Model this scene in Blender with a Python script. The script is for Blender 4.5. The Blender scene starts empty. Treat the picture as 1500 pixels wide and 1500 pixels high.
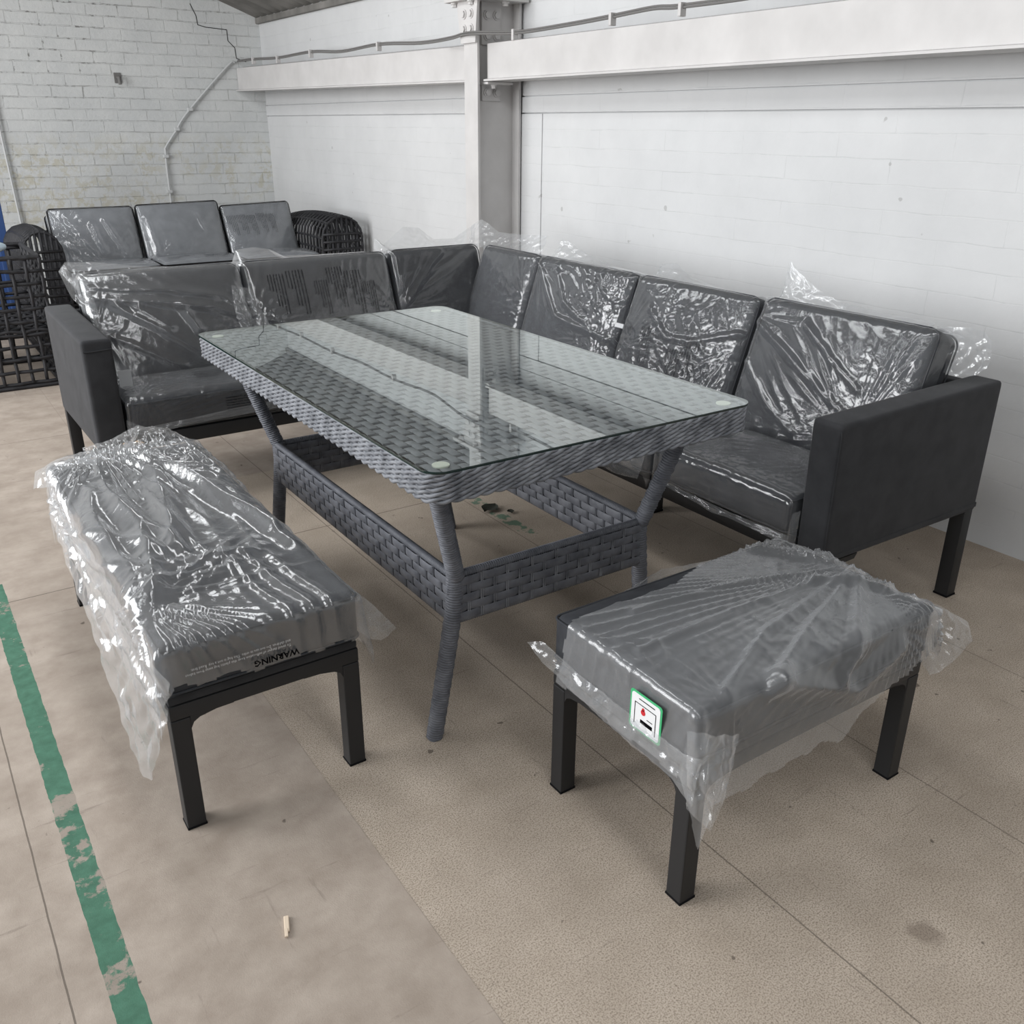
import bpy, bmesh, math, random
import numpy as np
from mathutils import Vector, Matrix, noise
random.seed(7); np.random.seed(7)
C = bpy.context.scene.collection
PI = math.pi

# ------------------------------------------------------------------ camera
F, YAW, PITCH, ROLL, CY, CAMH = 1324.78, 0.598877, 0.400939, 0.006384, 744.69, 1.3
cy_, sy_, cp_, sp_ = math.cos(YAW), math.sin(YAW), math.cos(PITCH), math.sin(PITCH)
fwd = Vector((sy_*cp_, cy_*cp_, -sp_)); rgt = Vector((cy_, -sy_, 0)); upv = rgt.cross(fwd)
r2 = rgt*math.cos(ROLL)+upv*math.sin(ROLL); u2 = upv*math.cos(ROLL)-rgt*math.sin(ROLL)
cam = bpy.data.cameras.new('camera'); camo = bpy.data.objects.new('camera', cam); C.objects.link(camo)
cam.sensor_width = 36; cam.lens = F/1500*36; cam.shift_y = (CY-750)/1500; cam.clip_start = 0.02
camo.matrix_world = Matrix(((r2.x, u2.x, -fwd.x, 0), (r2.y, u2.y, -fwd.y, 0), (r2.z, u2.z, -fwd.z, CAMH), (0, 0, 0, 1)))
bpy.context.scene.camera = camo

# ------------------------------------------------------------------ world, lights, exposure
w = bpy.data.worlds.new('overcast'); bpy.context.scene.world = w; w.use_nodes = True
bg = w.node_tree.nodes['Background']; bg.inputs[0].default_value = (.94, .97, 1, 1); bg.inputs[1].default_value = 0.50
def area(name, loc, aim, sx, sy, power, col=(1, 1, 1)):
    l = bpy.data.lights.new(name, 'AREA'); l.shape = 'RECTANGLE'; l.size = sx; l.size_y = sy; l.energy = power; l.color = col
    o = bpy.data.objects.new(name, l); C.objects.link(o); o.location = loc
    o.rotation_euler = (Vector(aim)-Vector(loc)).to_track_quat('-Z', 'Y').to_euler(); return o
# daylight through the big doorway on the far left of the unit
area('doorway_daylight', (-3.5, 4.0, 1.75), (1, 3.2, .6), 3.8, 2.6, 375, (.975, .985, 1))
# rooflights along the slope
for yy in (-2.3, 0.2, 2.7, 5.2):
    area('rooflight', (0.75, yy, 2.76), (0.75+.36, yy, 1.76), 1.7, 0.75, 31, (.96, .98, 1))
    area('rooflight', (-2.6, yy, 3.96), (-2.6+.36, yy, 2.96), 1.7, 0.75, 31, (.96, .98, 1))
sc = bpy.context.scene
sc.view_settings.view_transform = 'Standard'; sc.view_settings.look = 'None'
sc.view_settings.gamma = 1; sc.view_settings.use_curve_mapping = False
sc.view_settings.exposure = -0.18
sc.cycles.transparent_max_bounces = 24
sc.cycles.max_bounces = 8; sc.cycles.diffuse_bounces = 4; sc.cycles.glossy_bounces = 4
sc.cycles.caustics_reflective = False; sc.cycles.caustics_refractive = False
sc.cycles.sample_clamp_indirect = 6

# ------------------------------------------------------------------ materials
class NT:
    def __init__(s, name):
        s.m = bpy.data.materials.new(name); s.m.use_nodes = True; s.t = s.m.node_tree
        s.out = s.t.nodes['Material Output']; s.b = s.t.nodes['Principled BSDF']
    def n(s, typ, **k):
        o = s.t.nodes.new(typ)
        for a, v in k.items(): setattr(o, a, v)
        return o
    def l(s, a, b): s.t.links.new(a, b)
    def coord(s, scale=(1, 1, 1), rot=(0, 0, 0), loc=(0, 0, 0)):
        c = s.n('ShaderNodeTexCoord'); mp = s.n('ShaderNodeMapping')
        mp.inputs['Scale'].default_value = scale; mp.inputs['Rotation'].default_value = rot; mp.inputs['Location'].default_value = loc
        s.l(c.outputs['Object'], mp.inputs[0]); return mp.outputs[0]
    def noise(s, v, scale, detail=4, rough=.55):
        o = s.n('ShaderNodeTexNoise'); o.inputs['Scale'].default_value = scale; o.inputs['Detail'].default_value = detail
        o.inputs['Roughness'].default_value = rough; s.l(v, o.inputs['Vector']); return o.outputs[0]
    def ramp(s, v, p0, c0, p1, c1):
        o = s.n('ShaderNodeValToRGB'); e = o.color_ramp.elements
        g = lambda c: (c, c, c, 1) if not hasattr(c, '__len__') else (*c, 1)
        e[0].position = p0; e[0].color = g(c0); e[1].position = p1; e[1].color = g(c1); s.l(v, o.inputs[0]); return o.outputs[0]
    def mix(s, f, a, b, mode='MIX'):
        o = s.n('ShaderNodeMix', data_type='RGBA', blend_type=mode)
        for i, v in ((0, f), (6, a), (7, b)):
            if hasattr(v, 'is_linked'): s.l(v, o.inputs[i])
            elif i == 0: o.inputs[0].default_value = v
            else: o.inputs[i].default_value = (*v, 1)
        return o.outputs[2]
    def math(s, op, a, b=0.0, c=None):
        o = s.n('ShaderNodeMath', operation=op)
        for i, v in enumerate((a, b, c)):
            if v is None: continue
            if hasattr(v, 'is_linked'): s.l(v, o.inputs[i])
            else: o.inputs[i].default_value = v
        return o.outputs[0]
    def bump(s, h, strength, dist, prev=None):
        o = s.n('ShaderNodeBump'); o.inputs['Strength'].default_value = strength; o.inputs['Distance'].default_value = dist
        s.l(h, o.inputs['Height'])
        if prev is not None: s.l(prev, o.inputs['Normal'])
        s.l(o.outputs[0], s.b.inputs['Normal']); return o.outputs[0]
    def col(s, v):
        if hasattr(v, 'is_linked'): s.l(v, s.b.inputs['Base Color'])
        else: s.b.inputs['Base Color'].default_value = (*v, 1)
    def set(s, rough=.5, metal=0, spec=.5):
        s.b.inputs['Roughness'].default_value = rough; s.b.inputs['Metallic'].default_value = metal
        s.b.inputs['Specular IOR Level'].default_value = spec
M = {}
def flat(name, c, rough=.5, metal=0, spec=.5):
    t = NT(name); t.col(c); t.set(rough, metal, spec); M[name] = t.m; return t.m
def fabric(name, c, c2, scale=900, spec=.25, sheen=0.):
    t = NT(name); v = t.coord(); n = t.noise(v, 18, 5); t.col(t.mix(t.ramp(n, .35, 0, .7, 1), c, c2)); t.set(.85, 0, spec); t.b.inputs['Sheen Weight'].default_value = sheen; t.b.inputs['Sheen Roughness'].default_value = .35
    a = t.n('ShaderNodeTexChecker'); a.inputs['Scale'].default_value = scale; t.l(v, a.inputs[0])
    h = t.mix(.5, a.outputs[1] if len(a.outputs) > 1 else a.outputs[0], t.noise(v, 500, 2)); t.bump(h, .35, .001); M[name] = t.m
fabric('sling_fabric', (.034, .035, .038), (.047, .048, .052), sheen=.09)
fabric('cushion_fabric', (.034, .036, .041), (.052, .055, .062))
fabric('grey_cushion_fabric', (.19, .20, .215), (.235, .247, .262))
t = NT('powder_metal'); t.col((.019, .0195, .021)); t.set(.48, 0, .4); t.bump(t.noise(t.coord(), 700, 2), .12, .001); M['powder_metal'] = t.m
# wicker: grey strands with lengthwise pale streaks
def wicker(name, c0, c1, rough=.55):
    t = NT(name); n1 = t.noise(t.coord(), 26, 3); n2 = t.noise(t.coord((1, 1, 1)), 160, 3)
    t.col(t.mix(t.ramp(n1, .3, 0, .72, 1), c0, c1)); t.set(rough, 0, .4); t.bump(n2, .25, .001); M[name] = t.m
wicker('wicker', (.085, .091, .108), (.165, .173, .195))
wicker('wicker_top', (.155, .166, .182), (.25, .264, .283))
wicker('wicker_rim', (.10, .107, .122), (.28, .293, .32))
wicker('black_rattan', (.010, .010, .012), (.028, .028, .032))
flat('wicker_gap', (.012, .012, .014), .8)
flat('disc_white', (.72, .76, .66), .5)
flat('piping_black', (.008, .008, .009), .8, 0, .1)
flat('print_black', (.004, .004, .005), .9, 0, .03)
flat('print_grey', (.10, .105, .115), .5)
flat('print_white', (.55, .56, .57), .5)
flat('label_white', (.78, .79, .8), .45); flat('label_green', (.05, .42, .17), .45); flat('label_red', (.6, .02, .03), .45)
flat('tape_beige', (.62, .42, .24), .6)
flat('cable_grey', (.16, .155, .15), .6); flat('conduit_paint', (.55, .56, .56), .5)
flat('blue_paint', (.03, .07, .20), .5); flat('pale_blue', (.50, .62, .70), .4)
flat('splinter', (.75, .62, .48), .7); flat('dark_leaf', (.02, .022, .015), .8)
flat('hole_dark', (.03, .03, .03), .9)
# clear polythene
def film_mat(name, haze, rough=.19, gloss=.07):
    t = NT(name); v = t.coord()
    tr = t.n('ShaderNodeBsdfTransparent'); tr.inputs[0].default_value = (.975, .98, .985, 1)
    gl = t.n('ShaderNodeBsdfGlossy'); gl.inputs['Roughness'].default_value = rough; gl.inputs[0].default_value = (1, 1, 1, 1)
    df = t.n('ShaderNodeBsdfDiffuse'); df.inputs[0].default_value = (.86, .88, .9, 1)
    tl = t.n('ShaderNodeBsdfTranslucent'); tl.inputs[0].default_value = (.86, .88, .9, 1)
    bp = t.n('ShaderNodeBump'); bp.inputs['Strength'].default_value = .22; bp.inputs['Distance'].default_value = .004
    t.l(t.noise(v, 55, 4, .6), bp.inputs['Height'])
    for q in (gl, df): t.l(bp.outputs[0], q.inputs['Normal'])
    lw = t.n('ShaderNodeLayerWeight'); lw.inputs['Blend'].default_value = .5
    f5 = t.math('POWER', lw.outputs['Facing'], 4.0)
    fr = t.math('MULTIPLY_ADD', f5, .7, gloss)
    hz = t.math('MULTIPLY_ADD', t.math('POWER', lw.outputs['Facing'], 2.0), haze*2.4, haze)
    dd = t.n('ShaderNodeMixShader'); dd.inputs[0].default_value = .45; t.l(df.outputs[0], dd.inputs[1]); t.l(tl.outputs[0], dd.inputs[2])
    m1 = t.n('ShaderNodeMixShader'); t.l(hz, m1.inputs[0]); t.l(tr.outputs[0], m1.inputs[1]); t.l(dd.outputs[0], m1.inputs[2])
    m2 = t.n('ShaderNodeMixShader'); t.l(fr, m2.inputs[0]); t.l(m1.outputs[0], m2.inputs[1]); t.l(gl.outputs[0], m2.inputs[2])
    t.l(m2.outputs[0], t.out.inputs[0]); M[name] = t.m
film_mat('film', .06, .14); film_mat('film_bright', .12, .17, .115);  film_mat('film_flap', .15, .16); film_mat('film_matt', .17, .22)
# table glass
t = NT('table_glass'); tr = t.n('ShaderNodeBsdfTransparent'); tr.inputs[0].default_value = (.955, .98, .972, 1)
gl = t.n('ShaderNodeBsdfGlossy'); gl.inputs['Roughness'].default_value = .0; gl.inputs[0].default_value = (.92, .97, .95, 1)
lw = t.n('ShaderNodeLayerWeight'); fr = t.math('MULTIPLY_ADD', t.math('POWER', lw.outputs['Facing'], 4.2), 1.25, .075)
m2 = t.n('ShaderNodeMixShader'); t.l(t.math('MINIMUM', fr, .9), m2.inputs[0]); t.l(tr.outputs[0], m2.inputs[1]); t.l(gl.outputs[0], m2.inputs[2]); t.l(m2.outputs[0], t.out.inputs[0]); M['table_glass'] = t.m
t = NT('glass_under'); tr = t.n('ShaderNodeBsdfTransparent'); t.l(tr.outputs[0], t.out.inputs[0]); M['glass_under'] = t.m
flat('glass_edge', (.004, .018, .015), .12)

# floor: worn screed on the left, exposed aggregate on the right, painted green line, saw-cut joints, stains
t = NT('floor_concrete'); v = t.coord(); sep = t.n('ShaderNodeSeparateXYZ'); t.l(v, sep.inputs[0]); X, Y = sep.outputs[0], sep.outputs[1]
big = t.noise(v, 1.6, 5, .6); mid = t.noise(v, 9, 6, .62); fine = t.noise(v, 330, 3, .7); grain = t.noise(v, 640, 2, .6)
smooth = t.mix(t.ramp(mid, .35, 0, .68, 1), (.345, .288, .24), (.485, .418, .358))
agg = t.mix(t.ramp(mid, .3, 0, .7, 1), (.485, .41, .33), (.61, .525, .435))
agg = t.mix(t.ramp(fine, .38, .9, .54, 0), agg, (.21, .165, .125)); agg = t.mix(t.ramp(grain, .60, 0, .72, .6), agg, (.76, .69, .60))
wob = t.math('MULTIPLY_ADD', t.noise(v, 14, 3), .006, -.003); Xw = t.math('ADD', X, wob)
isagg = t.math('MULTIPLY', t.math('GREATER_THAN', Xw, .553), t.math('LESS_THAN', Y, 3.4))
base = t.mix(isagg, smooth, agg)
base = t.mix(t.ramp(big, .36, .30, .62, 0), base, (.30, .25, .205))
spots = t.noise(v, 26, 2, .5); base = t.mix(t.ramp(spots, .735, 0, .76, .75), base, (.10, .08, .065))
scr = t.noise(t.coord((1.2, 11, 1), (0, 0, .5)), 3.2, 6, .7); base = t.mix(t.ramp(scr, .62, 0, .70, .42), base, (.15, .12, .10))
scr = t.noise(t.coord((9, 1.0, 1), (0, 0, .35)), 3.0, 6, .7); base = t.mix(t.ramp(scr, .63, 0, .71, .40), base, (.16, .13, .11))
def band(c, lo, hi): return t.math('MULTIPLY', t.math('GREATER_THAN', c, lo), t.math('LESS_THAN', c, hi))
def joint(c, at, wd):
    return band(t.math('MULTIPLY_ADD', t.noise(v, 12, 3), .003, c), at+.0015-wd, at+.0015+wd)
for c, at, wd, k in ((X, .553, .0012, .25), (X, 1.098, .0016, .62), (X, -.004, .0016, .7), (Y, 2.76, .0020, .75), (X, 1.62, .0018, .5), (Y, 4.35, .002, .6), (X, 2.2, .002, .4), (Y, .02, .002, .6)):
    base = t.mix(t.math('MULTIPLY', joint(c, at, wd), k), base, (.085, .07, .055))
paint = t.mix(t.ramp(t.noise(v, 40, 4), .3, 0, .7, 1), (.036, .135, .086), (.065, .205, .135))
wear = t.ramp(t.noise(v, 7, 6, .7), .43, 0, .47, 1)
Xg = t.math('MULTIPLY_ADD', t.noise(v, 22, 4), .006, Xw)
g1 = t.math('MULTIPLY', band(Xg, .053, .099), band(Y, -2., 2.9))
g2 = t.math('MULTIPLY', band(Xg, 1.635, 1.685), t.math('MULTIPLY', band(Y, 2.3, 3.2), t.ramp(t.noise(v, 16, 4), .50, 0, .55, 1)))
base = t.mix(t.math('MULTIPLY', g1, .30), base, (.13, .125, .11))
base = t.mix(t.math('MULTIPLY', t.math('MAXIMUM', t.math('MULTIPLY', g1, wear), t.math('MULTIPLY', g2, .8)), .93), base, paint)
vs = t.n('ShaderNodeVectorMath', operation='DISTANCE'); t.l(v, vs.inputs[0]); vs.inputs[1].default_value = (1.264, .558, 0)
sd = t.math('MULTIPLY_ADD', t.noise(v, 30, 4), .06, vs.outputs['Value']); base = t.mix(t.ramp(sd, .048, .55, .066, 0), base, (.18, .14, .11))
t.col(base); t.set(.72, 0, .3); nb = t.bump(fine, .22, .002); t.bump(mid, .12, .01, nb); M['floor_concrete'] = t.m
# painted block wall on the right: faint bed joints
def masonry(name, bw, bh, c0, c1, morcol, mor_amt, bmp, rotv, peel=0, offs=0.5):
    t = NT(name); c = t.n('ShaderNodeTexCoord'); s = t.n('ShaderNodeSeparateXYZ'); t.l(c.outputs['Object'], s.inputs[0])
    cb = t.n('ShaderNodeCombineXYZ'); t.l(s.outputs[1 if rotv == 'y' else 0], cb.inputs[0]); t.l(s.outputs[2], cb.inputs[1])
    v3 = c.outputs['Object']
    dv = t.n('ShaderNodeVectorMath', operation='MULTIPLY_ADD'); ns = t.n('ShaderNodeTexNoise'); ns.inputs['Scale'].default_value = 7; ns.inputs['Detail'].default_value = 5
    t.l(v3, ns.inputs['Vector']); t.l(ns.outputs['Color'], dv.inputs[0]); dv.inputs[1].default_value = (.016, .014, 0); t.l(cb.outputs[0], dv.inputs[2])
    br = t.n('ShaderNodeTexBrick'); br.offset = offs; br.inputs['Scale'].default_value = 1; br.inputs['Brick Width'].default_value = bw; br.inputs['Row Height'].default_value = bh
    br.inputs['Mortar Size'].default_value = .004 if peel else .0022; br.inputs['Mortar Smooth'].default_value = .3; t.l(dv.outputs[0], br.inputs['Vector'])
    mortar = br.outputs['Fac']
    p = t.noise(v3, 3.2, 6, .65); q = t.noise(v3, 34, 5, .65)
    base = t.mix(t.ramp(p, .3, 0, .7, 1), c0, c1)
    mk = t.math('MULTIPLY', mortar, t.ramp(t.noise(v3, 5.5, 5, .7), .47, 0, .60, 1))
    base = t.mix(t.math('MULTIPLY', mk, mor_amt), base, morcol)
    if peel:
        z = s.outputs[2]; zb = t.math('MULTIPLY', t.math('GREATER_THAN', z, .45), t.ramp(t.math('MULTIPLY', z, .5), .52, 1, .62, 0))
        pl = t.math('MULTIPLY', t.ramp(t.noise(v3, 14, 6, .75), .49, 0, .55, 1), t.ramp(t.noise(v3, 2.1, 3), .36, 0, .48, 1))
        base = t.mix(t.math('MULTIPLY', t.math('MULTIPLY', pl, zb), .62), base, (.50, .47, .36))
        br2 = t.n('ShaderNodeTexBrick'); br2.offset = offs; br2.inputs['Scale'].default_value = 1; br2.inputs['Brick Width'].default_value = bw; br2.inputs['Row Height'].default_value = bh; br2.inputs['Mortar Size'].default_value = .008; br2.inputs['Mortar Smooth'].default_value = .6; t.l(dv.outputs[0], br2.inputs['Vector'])
        near = t.ramp(t.math('MULTIPLY_ADD', s.outputs[0], -.22, t.math('MULTIPLY_ADD', z, .22, t.math('MULTIPLY', t.noise(v3, 1.7, 3), .9))), .28, .15, .62, 1)
        chips = t.math('MULTIPLY', t.math('MULTIPLY', br2.outputs['Fac'], near), t.ramp(t.noise(v3, 21, 5, .75), .54, 0, .60, 1))
        base = t.mix(t.math('MULTIPLY', chips, .8), base, (.12, .115, .105))
    else:
        sp = t.ramp(t.noise(v3, 17, 2, .4), .755, 0, .77, 1); base = t.mix(t.math('MULTIPLY', sp, .4), base, (.22, .21, .20))
    t.col(base); t.set(.62, 0, .3)
    hh = t.math('SUBTRACT', t.math('MULTIPLY', q, .75 if peel else .35), mortar); t.bump(hh, bmp, .006); M[name] = t.m
masonry('brick_painted', .215, .0775, (.56, .575, .575), (.66, .67, .66), (.17, .165, .15), .30, .75, 'x', 1)
masonry('block_painted', .44, .0805, (.58, .585, .588), (.635, .64, .642), (.36, .37, .38), .22, .30, 'y')
t = NT('steel_paint'); v = t.coord(); t.col(t.mix(t.ramp(t.noise(v, 6, 5), .35, 0, .7, 1), (.53, .517, .508), (.60, .586, .577))); t.set(.45, 0, .4); M['steel_paint'] = t.m
t = NT('roof_sheet'); v = t.coord(); t.col(t.mix(t.ramp(t.noise(v, 5, 5), .35, 0, .7, 1), (.14, .135, .125), (.24, .23, .215))); t.set(.8); M['roof_sheet'] = t.m

# ------------------------------------------------------------------ mesh helpers
class MB:
    def __init__(s): s.v = []; s.f = []; s.mi = []
    def add(s, verts, faces, mi=0):
        o = len(s.v); s.v += [tuple(p) for p in verts]; s.f += [tuple(i+o for i in f) for f in faces]; s.mi += [mi]*len(faces)
    def grid(s, P, mi=0, closeu=False, closev=False):
        nu, nv = len(P), len(P[0]); vs = [p for row in P for p in row]; fs = []
        for i in range(nu if closeu else nu-1):
            for j in range(nv if closev else nv-1):
                a, b = i*nv+j, i*nv+(j+1) % nv; c, d = ((i+1) % nu)*nv+(j+1) % nv, ((i+1) % nu)*nv+j
                fs.append((a, d, c, b))
        s.add(vs, fs, mi)
    def box(s, x0, x1, y0, y1, z0, z1, bev=0, mi=0):
        bm = bmesh.new(); bmesh.ops.create_cube(bm, size=1)
        for q in bm.verts: q.co = ((x0+x1)/2+q.co.x*(x1-x0), (y0+y1)/2+q.co.y*(y1-y0), (z0+z1)/2+q.co.z*(z1-z0))
        if bev: bmesh.ops.bevel(bm, geom=bm.edges[:], offset=bev, segments=2, affect='EDGES', profile=.6)
        bm.verts.ensure_lookup_table(); s.add([q.co[:] for q in bm.verts], [[q.index for q in f.verts] for f in bm.faces], mi); bm.free()
    def tube(s, pts, r, n=8, closed=False, mi=0, cap=True):
        pts = [Vector(p) for p in pts]; N = len(pts); rows = []; prev = None
        for i, p in enumerate(pts):
            a = pts[i-1] if (i > 0 or closed) else p; b = pts[(i+1) % N] if (i < N-1 or closed) else p
            tg = (b-a).normalized()
            if prev is None:
                ref = Vector((0, 0, 1)) if abs(tg.z) < .9 else Vector((1, 0, 0)); nx = tg.cross(ref).normalized()
            else: nx = (prev-tg*prev.dot(tg)).normalized()
            prev = nx; ny = tg.cross(nx); rr = r[i] if hasattr(r, '__len__') else r
            rows.append([p+nx*(rr*math.cos(2*PI*k/n))+ny*(rr*math.sin(2*PI*k/n)) for k in range(n)])
        o = len(s.v); s.grid(rows, mi, closed, True)
        if cap and not closed:
            s.f.append(tuple(o+k for k in range(n))); s.f.append(tuple(o+(N-1)*n+k for k in reversed(range(n)))); s.mi += [mi, mi]
    def prism(s, poly, axis, a0, a1, mi=0):
        mk = {'x': lambda p, a: (a, p[0], p[1]), 'y': lambda p, a: (p[0], a, p[1]), 'z': lambda p, a: (p[0], p[1], a)}[axis]
        n = len(poly); s.add([mk(p, a0) for p in poly]+[mk(p, a1) for p in poly],
            [tuple(range(n)), tuple(range(2*n-1, n-1, -1))]+[(i, i+n, (i+1) % n+n, (i+1) % n) for i in range(n)], mi)
    def build(s, name, mats, parent=None, smooth=False, fix=True, merge=0):
        me = bpy.data.meshes.new(name); me.from_pydata(s.v, [], s.f)
        for m in (mats if isinstance(mats, (list, tuple)) else [mats]): me.materials.append(M[m])
        me.polygons.foreach_set('material_index', s.mi)
        if fix or merge:
            bm = bmesh.new(); bm.from_mesh(me)
            if merge: bmesh.ops.remove_doubles(bm, verts=bm.verts[:], dist=merge)
            if fix: bmesh.ops.recalc_face_normals(bm, faces=bm.faces[:])
            bm.to_mesh(me); bm.free()
        if smooth:
            me.polygons.foreach_set('use_smooth', [True]*len(me.polygons))
            if smooth != 'all': me.set_sharp_from_angle(angle=math.radians(smooth if smooth is not True else 40))
        o = bpy.data.objects.new(name, me); C.objects.link(o)
        if parent is not None: o.parent = parent
        return o
def tag(o, label, cat, group=None):
    o['label'] = label; o['category'] = cat
    if group: o['group'] = group
    return o
def thing(name, label, cat, loc=(0, 0, 0), rot=None, group=None):
    o = bpy.data.objects.new(name, None); C.objects.link(o); o.empty_display_size = .1
    o.matrix_world = Matrix.Translation(loc) @ (rot.to_4x4() if rot is not None else Matrix.Identity(4)); return tag(o, label, cat, group)
def struct(o): o['kind'] = 'structure'; return o
def nz(x, y, z=0.): return noise.noise((x, y, z))

# ------------------------------------------------------------------ setting
WX, BY = 2.874, 7.80
def eave(x): return 2.065+(WX-x)*.36
m = MB(); m.box(-6.5, WX+.3, -5, BY+.3, -.12, 0); struct(m.build('floor', 'floor_concrete'))
m = MB()
for z0, z1, dx in ((0, 1.352, 0), (1.358, 1.430, -.004), (1.436, 2.07, 0)): m.box(WX+dx, WX+.25, -5, BY, z0, z1)
m.box(WX+.012, WX+.25, -5, BY, 1.34, 1.45); m.box(WX-.006, WX+.1, 3.96, 4.28, 0, 1.352)
struct(m.build('wall_right', 'block_painted'))
m = MB(); m.prism([(-6.5, 0), (WX+.25, 0), (WX+.25, eave(WX)), (-6.5, eave(-6.5))], 'y', BY, BY+.22); wb = struct(m.build('wall_back', 'brick_painted'))
# stepped settlement crack in the brickwork
m = MB(); ck = [(2.349, 2.13), (2.385, 2.05), (2.39, 1.99), (2.45, 1.977), (2.61, 1.968), (2.612, 1.891), (2.66, 1.845), (2.665, 1.77), (2.74, 1.75)]
for (a, b), (c, d) in zip(ck, ck[1:]):
    L_ = math.hypot(c-a, d-b); nx, ny = -(d-b)/L_*.0028, (c-a)/L_*.0028
    m.prism([(a+nx, b+ny), (c+nx, d+ny), (c-nx, d-ny), (a-nx, b-ny)], 'y', BY-.0015, BY+.01)
m.build('crack', 'hole_dark', wb)
# corrugated asbestos roof sloping up from the eaves
m = MB(); n = 420; xs = np.linspace(-6.5, WX+.1, 2)
rows = [[(x, -5+12.95*i/n, eave(x)+.012*math.sin(2*PI*i*12.95/n/.146)) for x in xs] for i in range(n+1)]
m.grid(rows); m.grid([[(p[0], p[1], p[2]+.02) for p in r] for r in rows])
struct(m.build('ceiling', 'roof_sheet', smooth='all'))
m = MB(); m.box(-6.5, WX, BY-.06, BY-.012, 0, .01)
# eaves filler, grubby strip under the roof sheets
m = MB(); m.box(WX-.03, WX+.02, -5, BY, 2.02, 2.062, .006); struct(m.build('trim_1', 'roof_sheet'))

# steel column against the right wall
cx0, cya, cyb = 2.60, 4.132, 4.255; cw = (cya+cyb)/2
m = MB(); m.box(cx0, cx0+.013, cya, cyb, 0, 2.12, .002); m.box(cx0+.012, 2.862, cw-.005, cw+.005, 0, 2.12); m.box(2.845, 2.86, cya, cyb, 0, 2.12, .002)
col = struct(m.build('column', 'steel_paint'))
def bolt(c, ax, r=.016, h=.014, parent=None, name='bolt'):
    c = Vector(c); d = Vector(ax); m = MB(); m.tube([c, c+d*h*.4], r*1.35, 12); m.tube([c+d*h*.4, c+d*h], r, 6); m.build(name, 'steel_paint', parent)
# haunch plate on the column face and cleats on its web
m = MB(); m.prism([(cya-.004, 1.665), (cyb+.004, 1.665), (cyb+.035, 1.81), (cyb+.04, 1.86), (cya-.03, 1.86), (cya-.022, 1.81)], 'x', cx0-.014, cx0-.001); hp = m.build('gusset_plate', 'steel_paint', col)
for yy in (cya+.03, cyb-.03):
    for zz in (1.725, 1.79): bolt((cx0-.013, yy, zz), (-1, 0, 0), parent=hp)
m = MB(); m.box(cx0-.05, 2.86, cya-.06, cyb+.10, 1.845, 1.862, .002); tp = m.build('cap_plate', 'steel_paint', col)
for xx, yy in ((cx0-.02, cya+.02), (cx0-.02, cyb+.05), (2.75, cya-.02)): bolt((xx, yy, 1.845), (0, 0, -1), .014, .02, tp)
m = MB(); m.box(2.655, 2.765, cw-.017, cw-.005, 1.66, 1.85, .002); wp = m.build('web_plate', 'steel_paint', col)
for xx in (2.685, 2.74):
    for zz in (1.70, 1.79): bolt((xx, cw-.017, zz), (0, -1, 0), parent=wp)
m = MB(); m.box(2.655, 2.765, cw-.017, cw-.005, 1.41, 1.492, .002); m.box(2.64, 2.79, cya-.03, cw-.005, 1.483, 1.494, .002); cl = m.build('angle_cleat', 'steel_paint', col)
for xx in (2.685, 2.74): bolt((xx, cw-.017, 1.448), (0, -1, 0), parent=cl)
for zz, d in ((1.494, 1), (1.483, -1)): bolt((2.69, cya-.006, zz), (0, 0, d), .011, .018, cl)
# channel-section sheeting rails either side
def rail(y0, y1, za, zb):
    m = MB(); prof = [(2.65, 0), (2.665, 0), (2.665, .012), (2.78, .012), (2.78, 0), (2.63, 0)]
    def sec(y, z): 
        return [(2.655, y, z+.012), (2.655, y, z+.165), (2.78, y, z+.185), (2.78, y, z+.175), (2.667, y, z+.155), (2.667, y, z+.012), (2.78, y, z+.012), (2.78, y, z), (2.632, y, z), (2.632, y, z+.008)]
    a, b = sec(y0, za), sec(y1, zb); n = len(a)
    m.add(a+b, [tuple(range(n)), tuple(range(2*n-1, n-1, -1))]+[(i, i+n, (i+1) % n+n, (i+1) % n) for i in range(n)]); return struct(m.build('beam', 'steel_paint'))
b1 = rail(-5, cya-.004, 1.497, 1.497); b2 = rail(cyb+.004, BY-.01, 1.497, 1.535)
bolt((2.70, cya-.03, 1.655), (0, 0, -1), .013, .03, b1)
# twin cables clipped along the top of the rails, conduit run down the brickwork
pts = [(2.66, y, z) for y, z in ((BY-.03, 1.745), (7.4, 1.742), (6.9, 1.728), (6.3, 1.735), (5.82, 1.712), (5.3, 1.722), (4.8, 1.70), (4.35, 1.690), (4.22, 1.70), (4.09, 1.697), (3.87, 1.690), (3.5, 1.694), (3.2, 1.703), (2.96, 1.712), (2.8, 1.705), (2.35, 1.706), (1.6, 1.73), (.8, 1.70), (-1, 1.70))]
for p in range(len(pts)): pts[p] = (2.64 if 4.0 < pts[p][1] < 4.3 else 2.66, pts[p][1], pts[p][2])
pts = [(p[0] if not 4.05 < p[1] < 4.40 else 2.575, p[1], p[2]) for p in pts]
def smoothpath(pts, k=6):
    P = [Vector(p) for p in pts]; o = []
    for i in range(len(P)-1):
        p0, p1, p2, p3 = P[max(i-1, 0)], P[i], P[i+1], P[min(i+2, len(P)-1)]
        for j in range(k):
            s = j/k; o.append(.5*((2*p1)+(p2-p0)*s+(2*p0-5*p1+4*p2-p3)*s*s+(3*p1-p0-3*p2+p3)*s**3))
    o.append(P[-1]); return o
sp = smoothpath(pts); m = MB(); m.tube(sp, .0048, 8); m.tube([p+Vector((.004, 0, .010)) for p in sp], .0042, 8)
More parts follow.
